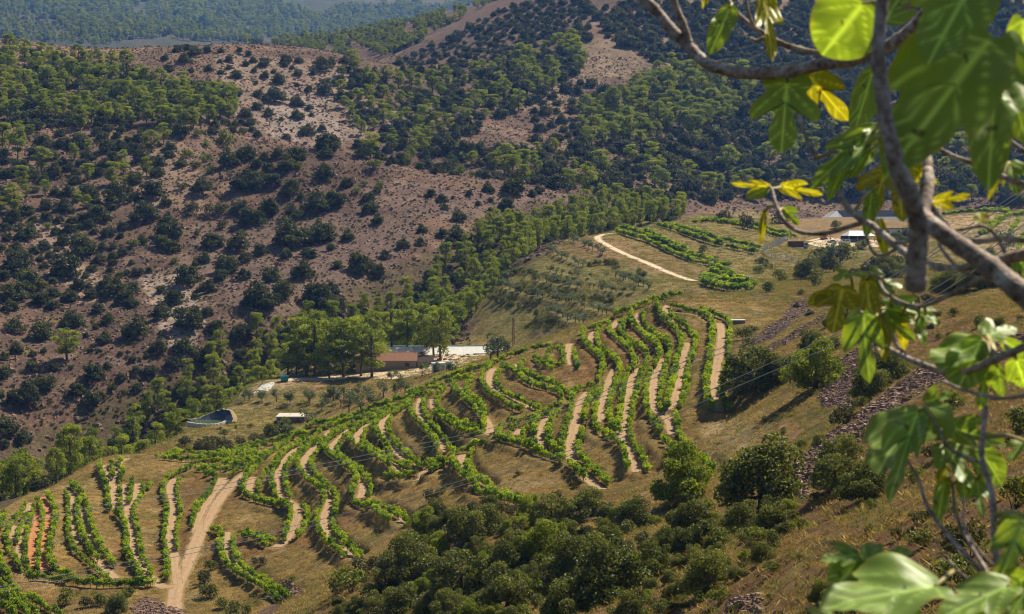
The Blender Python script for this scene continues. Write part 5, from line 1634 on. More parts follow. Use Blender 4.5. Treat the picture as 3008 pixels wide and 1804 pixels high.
# long white basin behind the courtyard
pa, ra = spot(985, 1050, (490, 530)); pb, rb_ = spot(1578, 1016, (490, 530))
dv = (pb - pa); ln = Vector((dv.x, dv.y, 0)).length
bas = empty('white_water_basin', (pa.x, pa.y, min(pa.z, pb.z) - 0.2), math.atan2(dv.y, dv.x), label='long white-walled water basin behind the courtyard', cat='water basin')
seg = 4.0; ns_ = int(ln / seg)
for k in range(ns_):
    x0_, x1_, h_ = k * seg + 0.01, (k + 1) * seg - 0.01, 2.3 + 0.03 * (k % 3)
    MB().add([(x0_, -0.6, -0.4), (x1_, -0.6, -0.4), (x1_, 3.2, h_), (x0_, 3.2, h_), (x0_, 3.5, h_), (x1_, 3.5, h_), (x1_, 3.5, -1.5), (x0_, 3.5, -1.5), (x0_, -0.6, -1.5), (x1_, -0.6, -1.5)], [(0, 1, 2, 3), (3, 2, 5, 4), (4, 5, 6, 7), (8, 9, 1, 0), (7, 6, 9, 8), (0, 3, 4, 7, 8), (1, 9, 6, 5, 2)]).build('wall_panel', M_WHITE, bas)
MB().box(0, ns_ * seg, 12.0, 12.3, -1.5, 2.2).build('back_wall', M_WHITE, bas)
for x_ in (-0.3, ns_ * seg):
    MB().box(x_, x_ + 0.3, 3.2, 12.3, -1.5, 2.25).build('end_wall', M_WHITE, bas)
MB().box(0, ns_ * seg, 3.52, 11.98, 1.5, 1.55).build('water', M_WATER, bas)
for k in range(0, ns_, 2):
    MB().tube([(k * seg, 3.35, 2.25), (k * seg, 3.35, 3.4)], 0.03, 5).build('rail_post', M_STEEL, bas)

# small things round the courtyard
p, r = spot(1289, 1096, (430, 500))
sh = empty('utility_shed', p, facing(p, R(8)), label='small white-topped utility shed with dark door beside the courtyard', cat='shed')
MB().box(-1.7, 1.7, 0, 2.2, -0.3, 2.2).build('wall', M_WHITE, sh)
MB().box(-1.9, 1.9, -0.2, 2.4, 2.2, 2.4).build('roof', M_ROOFW, sh)
MB().box(-1.5, 0.2, -0.05, 0.0, 0.0, 2.0).build('door', M_CARB, sh)
MB().box(0.5, 1.5, -0.04, 0.0, 0.9, 1.8).build('shutter', M_CARS, sh)
p, r = spot(1322, 1098, (430, 500))
tk = empty('water_tank', p, facing(p), label='squat white cylindrical water tank right of the utility shed', cat='tank')
m_ = MB(); m_.tube([(0, 0, -0.2), (0, 0, 1.9), (0, 0, 2.2)], [1.15, 1.15, 0.8], 20); m_.build('body', M_WHITE, tk, True)
MB().tube([(0, 0, 2.18), (0, 0, 2.32)], 0.35, 12).build('lid', M_GREY, tk)
for u_, lab in ((1369, 'left stone planter bed along the white basin'), (1410, 'right stone planter bed along the white basin')):
    p, r = spot(u_, 1042, (470, 510))
    pl = empty('planter_bed', p, facing(p), label=lab, cat='planter', group='planters in the courtyard')
    m_ = MB()
    m_.box(-2, 2, 0, 0.3, -0.2, 0.4); m_.box(-2, 2, 1.5, 1.8, -0.2, 0.4); m_.box(-2, -1.7, 0.3, 1.5, -0.2, 0.4); m_.box(1.7, 2, 0.3, 1.5, -0.2, 0.4)
    m_.build('border', M_STONE, pl); MB().box(-1.7, 1.7, 0.3, 1.5, -0.2, 0.3).build('soil', M_TRACK, pl)
p, r = spot(1508, 1014, (470, 520))
pole = empty('power_pole', p, facing(p, 0.3), label='rusty lattice power pole at the end of the white basin', cat='pole')
for sx in (-1, 1):
    for sy in (-1, 1):
        MB().tube([(0.35 * sx, 0.35 * sy, -0.5), (0.14 * sx, 0.14 * sy, 8.6)], 0.055, 5).build('leg', M_RUST, pole)
m_ = MB()
for k in range(9):
    z0, z1 = k * 0.95, (k + 1) * 0.95; a0, a1 = 0.35 - 0.21 * z0 / 8.6, 0.35 - 0.21 * z1 / 8.6
    s_ = 1 if k % 2 else -1
    m_.tube([(a0 * s_, -a0, z0), (-a1 * s_, -a1, z1)], 0.03, 4); m_.tube([(a0 * s_, a0, z0), (-a1 * s_, a1, z1)], 0.03, 4)
    m_.tube([(-a0, a0 * s_, z0), (-a1, -a1 * s_, z1)], 0.03, 4); m_.tube([(a0, a0 * s_, z0), (a1, -a1 * s_, z1)], 0.03, 4)
m_.build('bracing', M_RUST, pole)
MB().box(-0.9, 0.9, -0.06, 0.06, 7.9, 8.05).build('crossarm', M_RUST, pole)
MB().tube([(0.1, 0, 7.2), (1.5, 0, 7.5), (1.9, 0, 7.4)], [0.04, 0.04, 0.12], 6).build('lamp_arm', M_STEEL, pole)
for x_ in (-0.8, 0, 0.8):
    MB().tube([(x_, 0, 8.05), (x_, 0, 8.3)], 0.06, 6).build('insulator', M_WHITE, pole)

# pump house with flat roof, its lamp post
p, r = spot(853, 1246, (395, 440))
ph = empty('pump_house', p, facing(p, R(-6)), label='flat-roofed concrete pump house above the vine rows', cat='pump house')
MB().box(-3.6, 3.6, 0, 8.0, -1.0, 1.75).build('wall', M_GREY, ph)
MB().box(-3.8, 3.8, -0.25, 8.3, 1.75, 2.02).build('roof', M_CONC, ph)
MB().box(1.6, 2.6, -0.04, 0.0, -0.2, 1.5).build('door', M_RUST, ph)
p2_, r = spot(848, 1221, (395, 470))
lp = empty('lamp_post', (p.x + (p2_ - p).x * 0.0 - 0.5, p.y + 3.0, p.z + 2.02), 0, label='thin steel lamp post standing on the pump house roof', cat='lamp post')
MB().tube([(0, 0, 0), (0, 0, 3.1)], 0.07, 6).build('post', M_STEEL, lp); MB().tube([(0, 0, 3.1), (0, 0, 3.35)], [0.12, 0.15], 8).build('lamp_head', M_WHITE, lp)

# pond with its dark liner
c_ = POND_C
pz = c_.z + 0.25
pond = empty('pond', (c_.x, c_.y, pz), facing(c_), label='green pond with stone rim and crumpled dark liner above the vines', cat='pond')
pond.scale = (0.7, 0.8, 0.85)
wob = lambda k: 0.25 * math.sin(k * 2.3)
outline = [(-7.4, 6.0), (-5.2, 2.2), (-2.6, -0.4), (0.2, -1.6), (2.2, -1.2), (4.2, 0.4), (5.6, 3.0), (6.6, 7.0), (6.0, 11.0), (2.0, 13.0), (-3.0, 12.6), (-6.4, 10.0)]
oc = catmull(outline + [outline[0]], 5)[:-1]
MB().prism([(x, y) for x, y in oc], -0.6, 0.02).build('water', M_WATER, pond)
gp_ = np.random.default_rng(5)
st = resample(np.vstack([oc[:34], oc[34:35]]), 0.55)
for k, (x, y) in enumerate(st):
    a = MB(); h_ = 0.28 + 0.14 * gp_.random()
    a.box(-0.34, 0.34, -0.3, 0.3, -0.9, h_)
    o = a.build('rim_stone', M_SHRED, pond); o.location = (x, y, 0); o.rotation_euler[2] = gp_.uniform(0, 3.1)
# liner: sheet rising from the far right shore to a bank top, with folds
lb = np.array([(-5.0, 10.8), (-2.0, 12.4), (1.0, 12.6), (3.5, 11.6), (5.6, 9.0), (6.4, 6.0), (6.2, 3.4)]); lb = resample(catmull(lb, 6), 0.4)
n_ = len(lb); K = 14; vs = []
for k in range(K + 1):
    t = k / K
    for i, (x, y) in enumerate(lb):
        f_ = i / (n_ - 1)
        ht = 0.35 + 3.3 * sstep(0.05, 0.62, f_) * (1 - 0.9 * sstep(0.6, 1.0, f_))
        ox, oy = (x - 0.5), (y - 5.5); q_ = math.hypot(ox, oy) + 1e-6
        zz = ht * t
        fold = 0.6 * (vnoise(i * 0.45, k * 0.2, 5) - 0.5) + 0.3 * (vnoise(i * 1.3, k * 0.4, 6) - 0.5)
        ou = 3.2 * t ** 0.9 + fold
        vs.append((x + ox / q_ * ou, y + oy / q_ * ou, -0.2 + zz + fold))
fs = [(k * n_ + i, k * n_ + i + 1, (k + 1) * n_ + i + 1, (k + 1) * n_ + i) for k in range(K) for i in range(n_ - 1)]
obj('liner', mesh_np('liner', vs, fs, [M_LINER], False), pond)
# earth bank behind the liner
bk = []
for i in range(n_):
    x, y, z = vs[K * n_ + i]
    ox, oy = x - 0.5, y - 5.5; q_ = math.hypot(ox, oy)
    bk.append(((x, y, z - 0.03), (x + ox / q_ * 0.9, y + oy / q_ * 0.9, z + 0.08), (x + ox / q_ * 5.5, y + oy / q_ * 5.5, -1.0)))
bv = [q_ for tr in bk for q_ in tr]; bf = [(i * 3 + j, i * 3 + 3 + j, i * 3 + 4 + j, i * 3 + 1 + j) for i in range(n_ - 1) for j in (0, 1)]
M_BANK = surface('dry_grass_bank', (0.34, 0.24, 0.10), (0.22, 0.16, 0.06), 1.2, 0.95, 0.8, 3)
obj('earth_bank', mesh_np('earth_bank', bv, bf, [M_BANK], True), pond)
lw = MB(); top = [vs[K * n_ + i] for i in range(2, n_)]
lw.tube([(x, y, z + 0.02) for x, y, z in top], 0.06, 5).build('liner_edge', M_SHRED, pond)

p, r = spot(836, 1120, (440, 500))
tb_ = empty('teal_skip', p, facing(p, 0.4), label='small teal skip at the edge of the farmhouse yard', cat='skip')
MB().add([(-0.8, -0.6, 0.15), (0.8, -0.6, 0.15), (0.8, 0.6, 0.15), (-0.8, 0.6, 0.15), (-1.2, -0.8, 1.5), (1.2, -0.8, 1.5), (1.2, 0.8, 1.5), (-1.2, 0.8, 1.5)], [(0, 3, 2, 1), (0, 1, 5, 4), (1, 2, 6, 5), (2, 3, 7, 6), (3, 0, 4, 7), (4, 5, 6, 7)]).build('body', M_TEAL, tb_)
rm = MB(); rm.box(-1.26, 1.26, -0.88, -0.78, 1.42, 1.54); rm.box(-1.26, 1.26, 0.78, 0.88, 1.42, 1.54); rm.box(-1.28, -1.18, -0.78, 0.78, 1.42, 1.54); rm.box(1.18, 1.28, -0.78, 0.78, 1.42, 1.54); rm.build('rim', M_TEAL, tb_)
for sx in (-0.7, 0.7):
    MB().tube([(sx, -0.6, 0.1), (sx, 0.6, 0.1)], 0.12, 8).build('roller', M_TYRE, tb_)

# concrete culvert box at the top of the right-hand vine pair
p, r = spot(2170, 952, (330, 420))
cb = empty('culvert_box', p, facing(p, 0.2), label='small concrete box with white lid beside the uppermost vine pair', cat='concrete box')
MB().box(-1.5, 1.5, 0, 1.8, -0.6, 0.8).build('body', M_GREY, cb); MB().box(-1.7, 1.7, -0.15, 2.0, 0.8, 0.95).build('lid', M_WHITE, cb)

# car park buildings
p, r = spot(2532, 712, (640, 760))
cp_ = empty('carport', p, facing(p, R(25)), label='open carport with pale metal roof by the parked vehicles', cat='carport')
rf = MB(); rf.add([(-6.5, 0, 3.0), (6.5, 0, 3.0), (6.5, 9, 3.0), (-6.5, 9, 3.0), (-4.0, 4.5, 5.2), (4.0, 4.5, 5.2), (-6.5, 0, 2.85), (6.5, 0, 2.85), (6.5, 9, 2.85), (-6.5, 9, 2.85)],
             [(0, 1, 5, 4), (1, 2, 5), (2, 3, 4, 5), (3, 0, 4), (6, 7, 1, 0), (7, 8, 2, 1), (8, 9, 3, 2), (9, 6, 0, 3), (9, 8, 7, 6)]); rf.build('roof', M_ROOFW, cp_)
for x_ in (-6.2, -2.1, 2.1, 6.2):
    for y_ in (0.3, 8.7):
        MB().box(x_ - 0.1, x_ + 0.1, y_ - 0.1, y_ + 0.1, -0.6, 2.84).build('post', M_STEEL, cp_)
MB().box(-6.2, 6.2, 8.8, 8.95, -0.6, 2.84).build('back_panel', M_RUST, cp_)
p, r = spot(2640, 690, (640, 780))
wh = empty('warehouse', p, facing(p, R(-8)), label='low warehouse with flat terracotta roof behind the carport', cat='warehouse')
MB().box(-9, 9, 0, 14, -1, 2.6).build('wall', M_WHITE, wh); MB().box(-9.4, 9.4, -0.4, 14.4, 2.6, 2.9).build('roof', M_TERRA, wh)
pf = MB(); pf.box(-9.4, 9.4, -0.45, -0.15, 2.9, 3.15); pf.box(-9.4, 9.4, 14.15, 14.45, 2.9, 3.15); pf.box(-9.45, -9.15, -0.15, 14.15, 2.9, 3.15); pf.box(9.15, 9.45, -0.15, 14.15, 2.9, 3.15); pf.build('parapet', M_BRICK, wh)
for x_ in (-6, -1, 4):
    MB().box(x_, x_ + 1.6, -0.05, 0, 0.8, 2.0).build('window', M_GLASS, wh)
# lined reservoir on the knoll
p, r = spot(2545, 640, (700, 830))
rs = empty('lined_reservoir', (p.x, p.y, p.z), facing(p, R(-6)), label='navy-lined water reservoir on the knoll behind the carport', cat='reservoir')
RZ = lambda y: 0.6 if y < 10 else 4.2
ou, inn = [(-22, 0), (24, -4), (27, 22), (-20, 24)], [(-19, 3), (21, 0), (23, 19), (-17, 21)]
m_ = MB()
m_.add([(x, y, -1.5) for x, y in [(-26, -4), (28, -9), (32, 27), (-24, 29)]] + [(x, y, RZ(y)) for x, y in ou], [(0, 1, 5, 4), (1, 2, 6, 5), (2, 3, 7, 6), (3, 0, 4, 7)]); m_.build('outer_bank', M_GREY, rs)
m_ = MB(); m_.add([(x, y, RZ(y)) for x, y in ou] + [(x, y, RZ(y) + 0.12) for x, y in inn], [(0, 1, 5, 4), (1, 2, 6, 5), (2, 3, 7, 6), (3, 0, 4, 7)]); m_.build('rim', M_GREY, rs)
bt = [(-13, 8), (15, 6), (17, 14), (-12, 15)]
m_ = MB(); m_.add([(x, y, RZ(y) + 0.11) for x, y in inn] + [(x, y, -1.2) for x, y in bt], [(0, 4, 5, 1), (1, 5, 6, 2), (2, 6, 7, 3), (3, 7, 4, 0), (4, 7, 6, 5)]); m_.build('liner', M_LINER, rs)
m_ = MB(); m_.prism([(-15, 6.5), (17, 4.5), (19, 15.5), (-14, 17)], -0.4, 0.0); m_.build('water', M_CARB, rs)


# vehicles
def wheel(parent, x, y, rad=0.34, wd_=0.24):
    t = MB().tube([(x, y - wd_ / 2, rad), (x, y + wd_ / 2, rad)], rad, 16).build('wheel', M_TYRE, parent)
    MB().tube([(x, y - wd_ / 2 - 0.01, rad), (x, y + wd_ / 2 + 0.01, rad)], rad * 0.55, 12).build('rim', M_STEEL, t)


def profile_body(name, prof, wid, mat, parent, taper=0.0, z_t=9):
    m = MB(); n_ = len(prof)
    vs = []
    for s_ in (-1, 1):
        for x, z in prof:
            k = wid / 2 - (taper if z > z_t else 0)
            vs.append((x, s_ * k, z))
    fs = [tuple(range(n_)), tuple(range(2 * n_ - 1, n_ - 1, -1))] + [(i, n_ + i, n_ + (i + 1) % n_, (i + 1) % n_) for i in range(n_)]
    return m.add(vs, fs).build(name, mat, parent)


def car(u, v, rz, paint_, label, kind, van=False):
    p, r = spot(u, v, (600, 760))
    c = empty('parked_car' if not van else 'pickup', p, rz, label=label, cat=kind, group='vehicles in the car park')
    if van:      # pickup with canopy
        profile_body('body', [(-2.6, 0.45), (2.5, 0.45), (2.6, 0.7), (2.55, 1.05), (1.35, 1.15), (-2.6, 1.15)], 1.9, paint_, c)
        profile_body('cabin', [(1.3, 1.15), (0.7, 1.85), (-0.6, 1.9), (-0.65, 1.15)], 1.7, paint_, c, 0.12, 1.5)
        profile_body('canopy', [(-0.75, 1.15), (-0.75, 1.95), (-2.5, 1.95), (-2.58, 1.15)], 1.75, paint_, c, 0.08, 1.5)
        profile_body('windscreen', [(1.27, 1.2), (0.74, 1.8), (0.80, 1.82), (1.34, 1.2)], 1.5, M_GLASS, c)
        for s_ in (-1, 1):
            MB().box(-0.5, 0.6, s_ * 0.80 - 0.06, s_ * 0.80 + 0.06, 1.25, 1.75).build('side_window', M_GLASS, c)
            MB().box(-2.3, -0.95, s_ * 0.82 - 0.06, s_ * 0.82 + 0.06, 1.3, 1.75).build('canopy_window', M_GLASS, c)
    else:
        profile_body('body', [(-2.1, 0.35), (2.1, 0.35), (2.15, 0.6), (2.0, 0.85), (0.95, 0.95), (-1.9, 1.0), (-2.15, 0.8)], 1.75, paint_, c)
        profile_body('cabin', [(0.95, 0.95), (0.35, 1.42), (-1.0, 1.45), (-1.75, 0.99)], 1.6, paint_, c, 0.16, 1.3)
        profile_body('windscreen', [(0.95, 0.98), (0.40, 1.38), (0.46, 1.41), (1.03, 0.98)], 1.35, M_GLASS, c)
        for s_ in (-1, 1):
            MB().box(-1.3, 0.4, s_ * 0.74 - 0.05, s_ * 0.74 + 0.05, 1.02, 1.34).build('side_window', M_GLASS, c)
    for s_ in (-1, 1):
        wheel(c, 1.4, s_ * 0.8); wheel(c, -1.4, s_ * 0.8)
        MB().box(2.1 if not van else 2.56, 2.18 if not van else 2.64, s_ * 0.6 - 0.16, s_ * 0.6 + 0.16, 0.62, 0.76).build('headlight', M_WHITE, c)
    return c


az_ = math.atan2(*spot(2480, 712, (600, 760))[0].xy)
car(2480, 716, math.pi - 0.25, M_CARW, 'white pickup with canopy in front of the carport', 'pickup', True)
car(2445, 714, math.pi - 0.5, M_CARS, 'silver car parked left of the white pickup', 'car')
car(2505, 710, math.pi - 0.3, M_CARB, 'dark car half under the pale carport roof', 'car')
p, r = spot(2345, 731, (600, 760))
tr_ = empty('box_truck', p, 0.12, label='maroon box truck with silver cab inside the mesh fence', cat='truck')
MB().box(-4.4, 2.0, -1.15, 1.15, 0.9, 3.2).build('cargo_box', M_MAROON, tr_)
for k in range(6):
    MB().box(-4.2 + k * 1.0, -4.1 + k * 1.0, -1.19, -1.15, 0.95, 3.15).build('rib', M_MAROON, tr_)
profile_body('cab', [(2.15, 0.8), (4.2, 0.8), (4.25, 1.5), (3.75, 2.5), (2.15, 2.55)], 2.1, M_CARS, tr_)
profile_body('windscreen', [(4.28, 1.55), (3.80, 2.42), (3.74, 2.42), (4.20, 1.55)], 1.8, M_GLASS, tr_)
for s_ in (-1, 1):
    MB().box(2.6, 3.6, s_ * 1.05 - 0.03, s_ * 1.05 + 0.03, 1.6, 2.3).build('side_window', M_GLASS, tr_)
    for x_ in (-3.3, -2.2, 3.2):
        wheel(tr_, x_, s_ * 0.95, 0.48, 0.32)
MB().box(-4.4, 4.0, -0.5, 0.5, 0.6, 0.9).build('chassis', M_TYRE, tr_)
p, r = spot(2420, 704, (600, 760))
dg = empty('digger', p, 0.5, label='small orange digger behind the parked vehicles', cat='digger')
for s_ in (-0.8, 0.8):
    profile_body('track', [(-1.2, 0.05), (1.2, 0.05), (1.45, 0.35), (1.2, 0.65), (-1.2, 0.65), (-1.45, 0.35)], 0.4, M_TYRE, dg).location = (0, s_, 0)
MB().box(-1.3, 0.9, -0.85, 0.85, 0.7, 1.4).build('body', M_ORANGE, dg)
cbm = profile_body('cab', [(-0.3, 1.4), (0.9, 1.4), (0.8, 2.6), (-0.2, 2.6)], 0.9, M_ORANGE, dg)
MB().box(0.0, 0.7, -0.48, 0.48, 1.6, 2.45).build('cab_window', M_GLASS, cbm)
MB().tube([(0.9, -0.5, 1.2), (2.2, -0.5, 2.9), (3.4, -0.5, 1.8), (3.3, -0.5, 0.6)], [0.18, 0.16, 0.13, 0.1], 6).build('boom', M_ORANGE, dg)
MB().add([(3.0, -0.85, 0.6), (3.6, -0.85, 0.6), (3.5, -0.85, 0.1), (3.0, -0.15, 0.6), (3.6, -0.15, 0.6), (3.5, -0.15, 0.1)], [(0, 1, 2), (5, 4, 3), (0, 3, 4, 1), (1, 4, 5, 2), (2, 5, 3, 0)]).build('bucket', M_RUST, dg)

# mesh fence round the yard
fl = np.array([hit(u, v, 560, 760)[:2] for u, v in catmull([(2312,706),(2284,722),(2246,736),(2241,744),(2262,757),(2300,766),(2342,774)], 8)])
fl = resample(smooth_line(fl, 3), 3.0)
fz = ground_z(fl[:, 0], fl[:, 1])
fe = empty('mesh_fence', (fl[0, 0], fl[0, 1], fz[0]), 0, label='grey wire mesh fence curving round the car park', cat='fence')
loc = [Vector((x - fl[0, 0], y - fl[0, 1], z - fz[0])) for (x, y), z in zip(fl, fz)]
for k, q_ in enumerate(loc):
    MB().tube([(0, 0, -0.4), (0, 0, 2.5)], 0.09, 6).build('post', M_STEEL if k < len(loc) - 1 else M_WHITE, fe).location = q_
for h_ in (0.1, 0.5, 0.9, 1.3, 1.7, 2.1, 2.4):
    MB().tube([q_ + Vector((0, 0, h_)) for q_ in loc], 0.035, 4, False).build('wire', M_STEEL, fe)
for k in range(len(loc) - 1):
    m_ = MB()
    for i in range(6):
        a_ = loc[k].lerp(loc[k + 1], (i + 0.5) / 6)
        m_.tube([a_ + Vector((0, 0, 0.1)), a_ + Vector((0, 0, 2.4))], 0.024, 3, False)
    m_.build('mesh_panel', M_STEEL, fe)

# power cables over the vineyard
M_CABLE = surface('aluminium_cable', (0.62, 0.62, 0.62), None, 2, 0.5, 0)
CB = [([(-400,1605),(0,1534),(598,1434),(1000,1352),(1425,1262),(1700,1176),(2166,1005),(2378,916),(2640,800),(3008,552),(3300,360)], 'uppermost of the four thin power cables crossing above the vines'),
      ([(-400,1618),(0,1546),(598,1447),(1000,1365),(1425,1276),(1700,1190),(2166,1020),(2378,930),(2640,812),(3008,566),(3300,375)], 'second thin power cable from the top crossing above the vines'),
      ([(-400,1795),(0,1724),(448,1636),(1000,1512),(1362,1410),(1767,1292),(2147,1118),(2471,974),(2760,838),(3008,660),(3300,470)], 'third thin power cable from the top crossing above the vines'),
      ([(-400,1808),(0,1738),(448,1650),(1000,1526),(1362,1424),(1767,1308),(2147,1143),(2471,1003),(2760,862),(3008,690),(3300,500)], 'lowest of the four thin power cables crossing above the vines')]
for k, (pts, lab) in enumerate(CB):
    pl = catmull(pts, 8)
    P = []
    for u, v in pl:
        rr_ = np.interp(u, [-400, 1000, 1800, 2400, 3300], [(205, 190, 175, 150, 128), (198, 184, 170, 146, 125), (196, 180, 160, 134, 112), (190, 174, 155, 130, 108)][k])
        a, e = azel(u, v)
        P.append((rr_ * math.sin(a), rr_ * math.cos(a), rr_ * float(e)))
    MB().tube(P, 0.034, 5).build('power_cable', M_CABLE, None, True, label=lab, cat='cable', group='power cables over the vineyard')
# ------------------------------------------------------------------ fig tree in front of the lens
CX, CU, CF = Vector((1, 0, 0)), Vector((0, sP, cP)), Vector((0, cP, -sP))


def at(u, v, d):
    return CX * ((u - W / 2) / F * d) + CU * (-(v - H / 2) / F * d) + CF * d


M_FIGB = bpy.data.materials.new('fig_bark')
n, l = nodes_of(M_FIGB); b = n['Principled BSDF']
co = n.new('ShaderNodeTexCoord').outputs['Object']
t1 = noise_tex(n, l, 45, 5, 0.65, co); r1 = ramp(n, [(0.28, (0.13, 0.088, 0.07)), (0.5, (0.40, 0.30, 0.245)), (0.72, (0.68, 0.60, 0.54))]); l.new(t1.outputs[0], r1.inputs[0])
t2 = noise_tex(n, l, 160, 3, 0.6, co); r2 = ramp(n, [(0.42, (0.35, 0.33, 0.31)), (0.5, (1, 1, 1))]); l.new(t2.outputs[0], r2.inputs[0])
l.new(mixc(n, l, 'MULTIPLY', 0.7, r1.outputs[0], r2.outputs[0]), b.inputs['Base Color'])
b.inputs['Roughness'].default_value = 0.75; b.inputs['Specular IOR Level'].default_value = 0.3
bp = n.new('ShaderNodeBump'); bp.inputs['Strength'].default_value = 0.5; bp.inputs['Distance'].default_value = 0.004
l.new(t2.outputs[0], bp.inputs['Height']); l.new(bp.outputs[0], b.inputs['Normal'])


def fig_leaf_mat(name, base, base2, trans, edge, edge_amt):
    m = bpy.data.materials.new(name)
    n, l = nodes_of(m); b = n['Principled BSDF']
    ve = n.new('ShaderNodeAttribute'); ve.attribute_name = 'vein'
    ed = n.new('ShaderNodeAttribute'); ed.attribute_name = 'edge'
    oi = n.new('ShaderNodeObjectInfo')
    co = n.new('ShaderNodeTexCoord').outputs['Object']
    t = noise_tex(n, l, 22, 4, 0.6, co)
    c = mixc(n, l, 'MIX', t.outputs[0], base, base2)
    c = mixc(n, l, 'MIX', ve.outputs['Fac'], c, tuple(min(1, x * 2.0 + 0.05) for x in base2))
    # brown spots and a yellowing margin, where the leaf itself has them
    tn = noise_tex(n, l, 30, 3, 0.6, co)
    mu = n.new('ShaderNodeMath'); mu.operation = 'MULTIPLY'
    l.new(ed.outputs['Fac'], mu.inputs[0]); l.new(tn.outputs[0], mu.inputs[1])
    rp = ramp(n, [(0.32, 0.0), (0.55, edge_amt)]); l.new(mu.outputs[0], rp.inputs[0])
    c = mixc(n, l, 'MIX', rp.outputs[0], c, edge)
    ts = noise_tex(n, l, 55, 2, 0.5, co); rs_ = ramp(n, [(0.70, 0.0), (0.74, 0.75)]); l.new(ts.outputs[0], rs_.inputs[0])
    c = mixc(n, l, 'MIX', rs_.outputs[0], c, (0.10, 0.05, 0.02))
    l.new(c, b.inputs['Base Color'])
    b.inputs['Roughness'].default_value = 0.43; b.inputs['Specular IOR Level'].default_value = 0.45
    tr = n.new('ShaderNodeBsdfTranslucent')
    tcx = mixc(n, l, 'MULTIPLY', 1.0, c, trans); l.new(tcx, tr.inputs['Color'])
    mx = n.new('ShaderNodeMixShader'); mx.inputs[0].default_value = 0.42
    l.new(b.outputs[0], mx.inputs[1]); l.new(tr.outputs[0], mx.inputs[2]); l.new(mx.outputs[0], n['Material Output'].inputs[0])
    bp = n.new('ShaderNodeBump'); bp.inputs['Strength'].default_value = 0.35; bp.inputs['Distance'].default_value = 0.003
    l.new(t.outputs[0], bp.inputs['Height']); l.new(bp.outputs[0], b.inputs['Normal'])
    return m


M_FIG = fig_leaf_mat('fig_leaf', (0.15, 0.25, 0.036), (0.27, 0.39, 0.080), (1.7, 1.55, 0.35), (0.42, 0.36, 0.03), 0.45)
M_FIGY = fig_leaf_mat('yellowing_fig_leaf', (0.22, 0.24, 0.02), (0.40, 0.36, 0.03), (1.75, 1.6, 0.4), (0.30, 0.15, 0.03), 0.7)
M_PET = surface('fig_petiole', (0.42, 0.36, 0.10), (0.30, 0.22, 0.07), 60, 0.5, 0.0, spec=0.4, object_space=True)

LOBED = [(0, 0), (-0.06, 0.07), (-0.07, 0.2), (0.02, 0.33), (0.15, 0.43), (0.3, 0.5), (0.45, 0.53), (0.54, 0.47), (0.52, 0.38), (0.45, 0.27), (0.42, 0.19), (0.48, 0.155), (0.6, 0.19), (0.73, 0.215), (0.85, 0.18), (0.94, 0.1), (1, 0)]
FIVE = [(0, 0), (-0.10, 0.08), (-0.14, 0.24), (-0.05, 0.36), (0.06, 0.37), (0.14, 0.30), (0.22, 0.36), (0.36, 0.5), (0.5, 0.53), (0.55, 0.45), (0.48, 0.32), (0.42, 0.2), (0.48, 0.14), (0.6, 0.19), (0.74, 0.22), (0.87, 0.17), (0.95, 0.09), (1, 0)]
BROAD = [(0, 0), (-0.06, 0.07), (-0.08, 0.22), (0.02, 0.36), (0.16, 0.46), (0.32, 0.52), (0.46, 0.52), (0.54, 0.45), (0.53, 0.38), (0.52, 0.33), (0.58, 0.31), (0.68, 0.30), (0.8, 0.25), (0.9, 0.17), (0.96, 0.08), (1, 0)]
ROUND = [(0, 0), (-0.06, 0.1), (-0.04, 0.25), (0.08, 0.4), (0.25, 0.48), (0.45, 0.5), (0.62, 0.46), (0.78, 0.36), (0.9, 0.23), (0.97, 0.1), (1, 0)]


def fig_leaf_mesh(shape, L, hw, g, fold=0.25, curl=0.25, wave=0.05):
    """leaf in its own plane: x along the midrib, y across, z towards the upper face"""
    half = resample(catmull(shape, 6), 0.045)
    K = 7
    vs, fs, ve, ed = [], [], [], []
    ph = g.random() * 6.28
    for s_ in (1, -1):
        base = len(vs)
        asym = 1 + 0.12 * g.normal()
        for i, (x, y) in enumerate(half):
            mx_ = min(1.0, max(0.0, 0.02 + 0.96 * x if x > 0.6 else x * 0.62 + 0.0))
            for k in range(K + 1):
                t = k / K
                px, py = mx_ + (x - mx_) * t, max(0.0, y) * t * asym
                vein = math.exp(-((py * 2 / 0.03) ** 2))
                for sl, x0 in ((0.95, 0.02), (1.0, 0.3), (1.05, 0.5), (1.1, 0.68), (4.5, 0.0)):
                    dl = abs(py - (px - x0) * sl) / math.hypot(1, sl) if px >= x0 else 1
                    vein = max(vein, 0.75 * math.exp(-((dl / 0.012) ** 2)))
                z = fold * py - curl * px * px - 0.35 * curl * py * py + wave * math.sin(px * 9 + ph) * py * 2 + 0.007 * math.sin((px - py * 0.9) * 26) * min(1, py * 6) + 0.012 * (vnoise(px * 9 + ph, py * 9 + s_ * 5, 4) - 0.5)
                vs.append((px * L, s_ * py * 2 * hw, z * L)); ve.append(vein); ed.append(t ** 3)
        for i in range(len(half) - 1):
            for k in range(K):
                a = base + i * (K + 1) + k
                q_ = (a, a + K + 1, a + K + 2, a + 1)
                fs.append(q_ if s_ < 0 else q_[::-1])
    me = mesh_np('leaf', vs, np.array(fs), [], True)
    for nm, val in (('vein', ve), ('edge', ed)):
        a = me.attributes.new(nm, 'FLOAT', 'POINT'); a.data.foreach_set('value', np.asarray(val, np.float32))
    return me


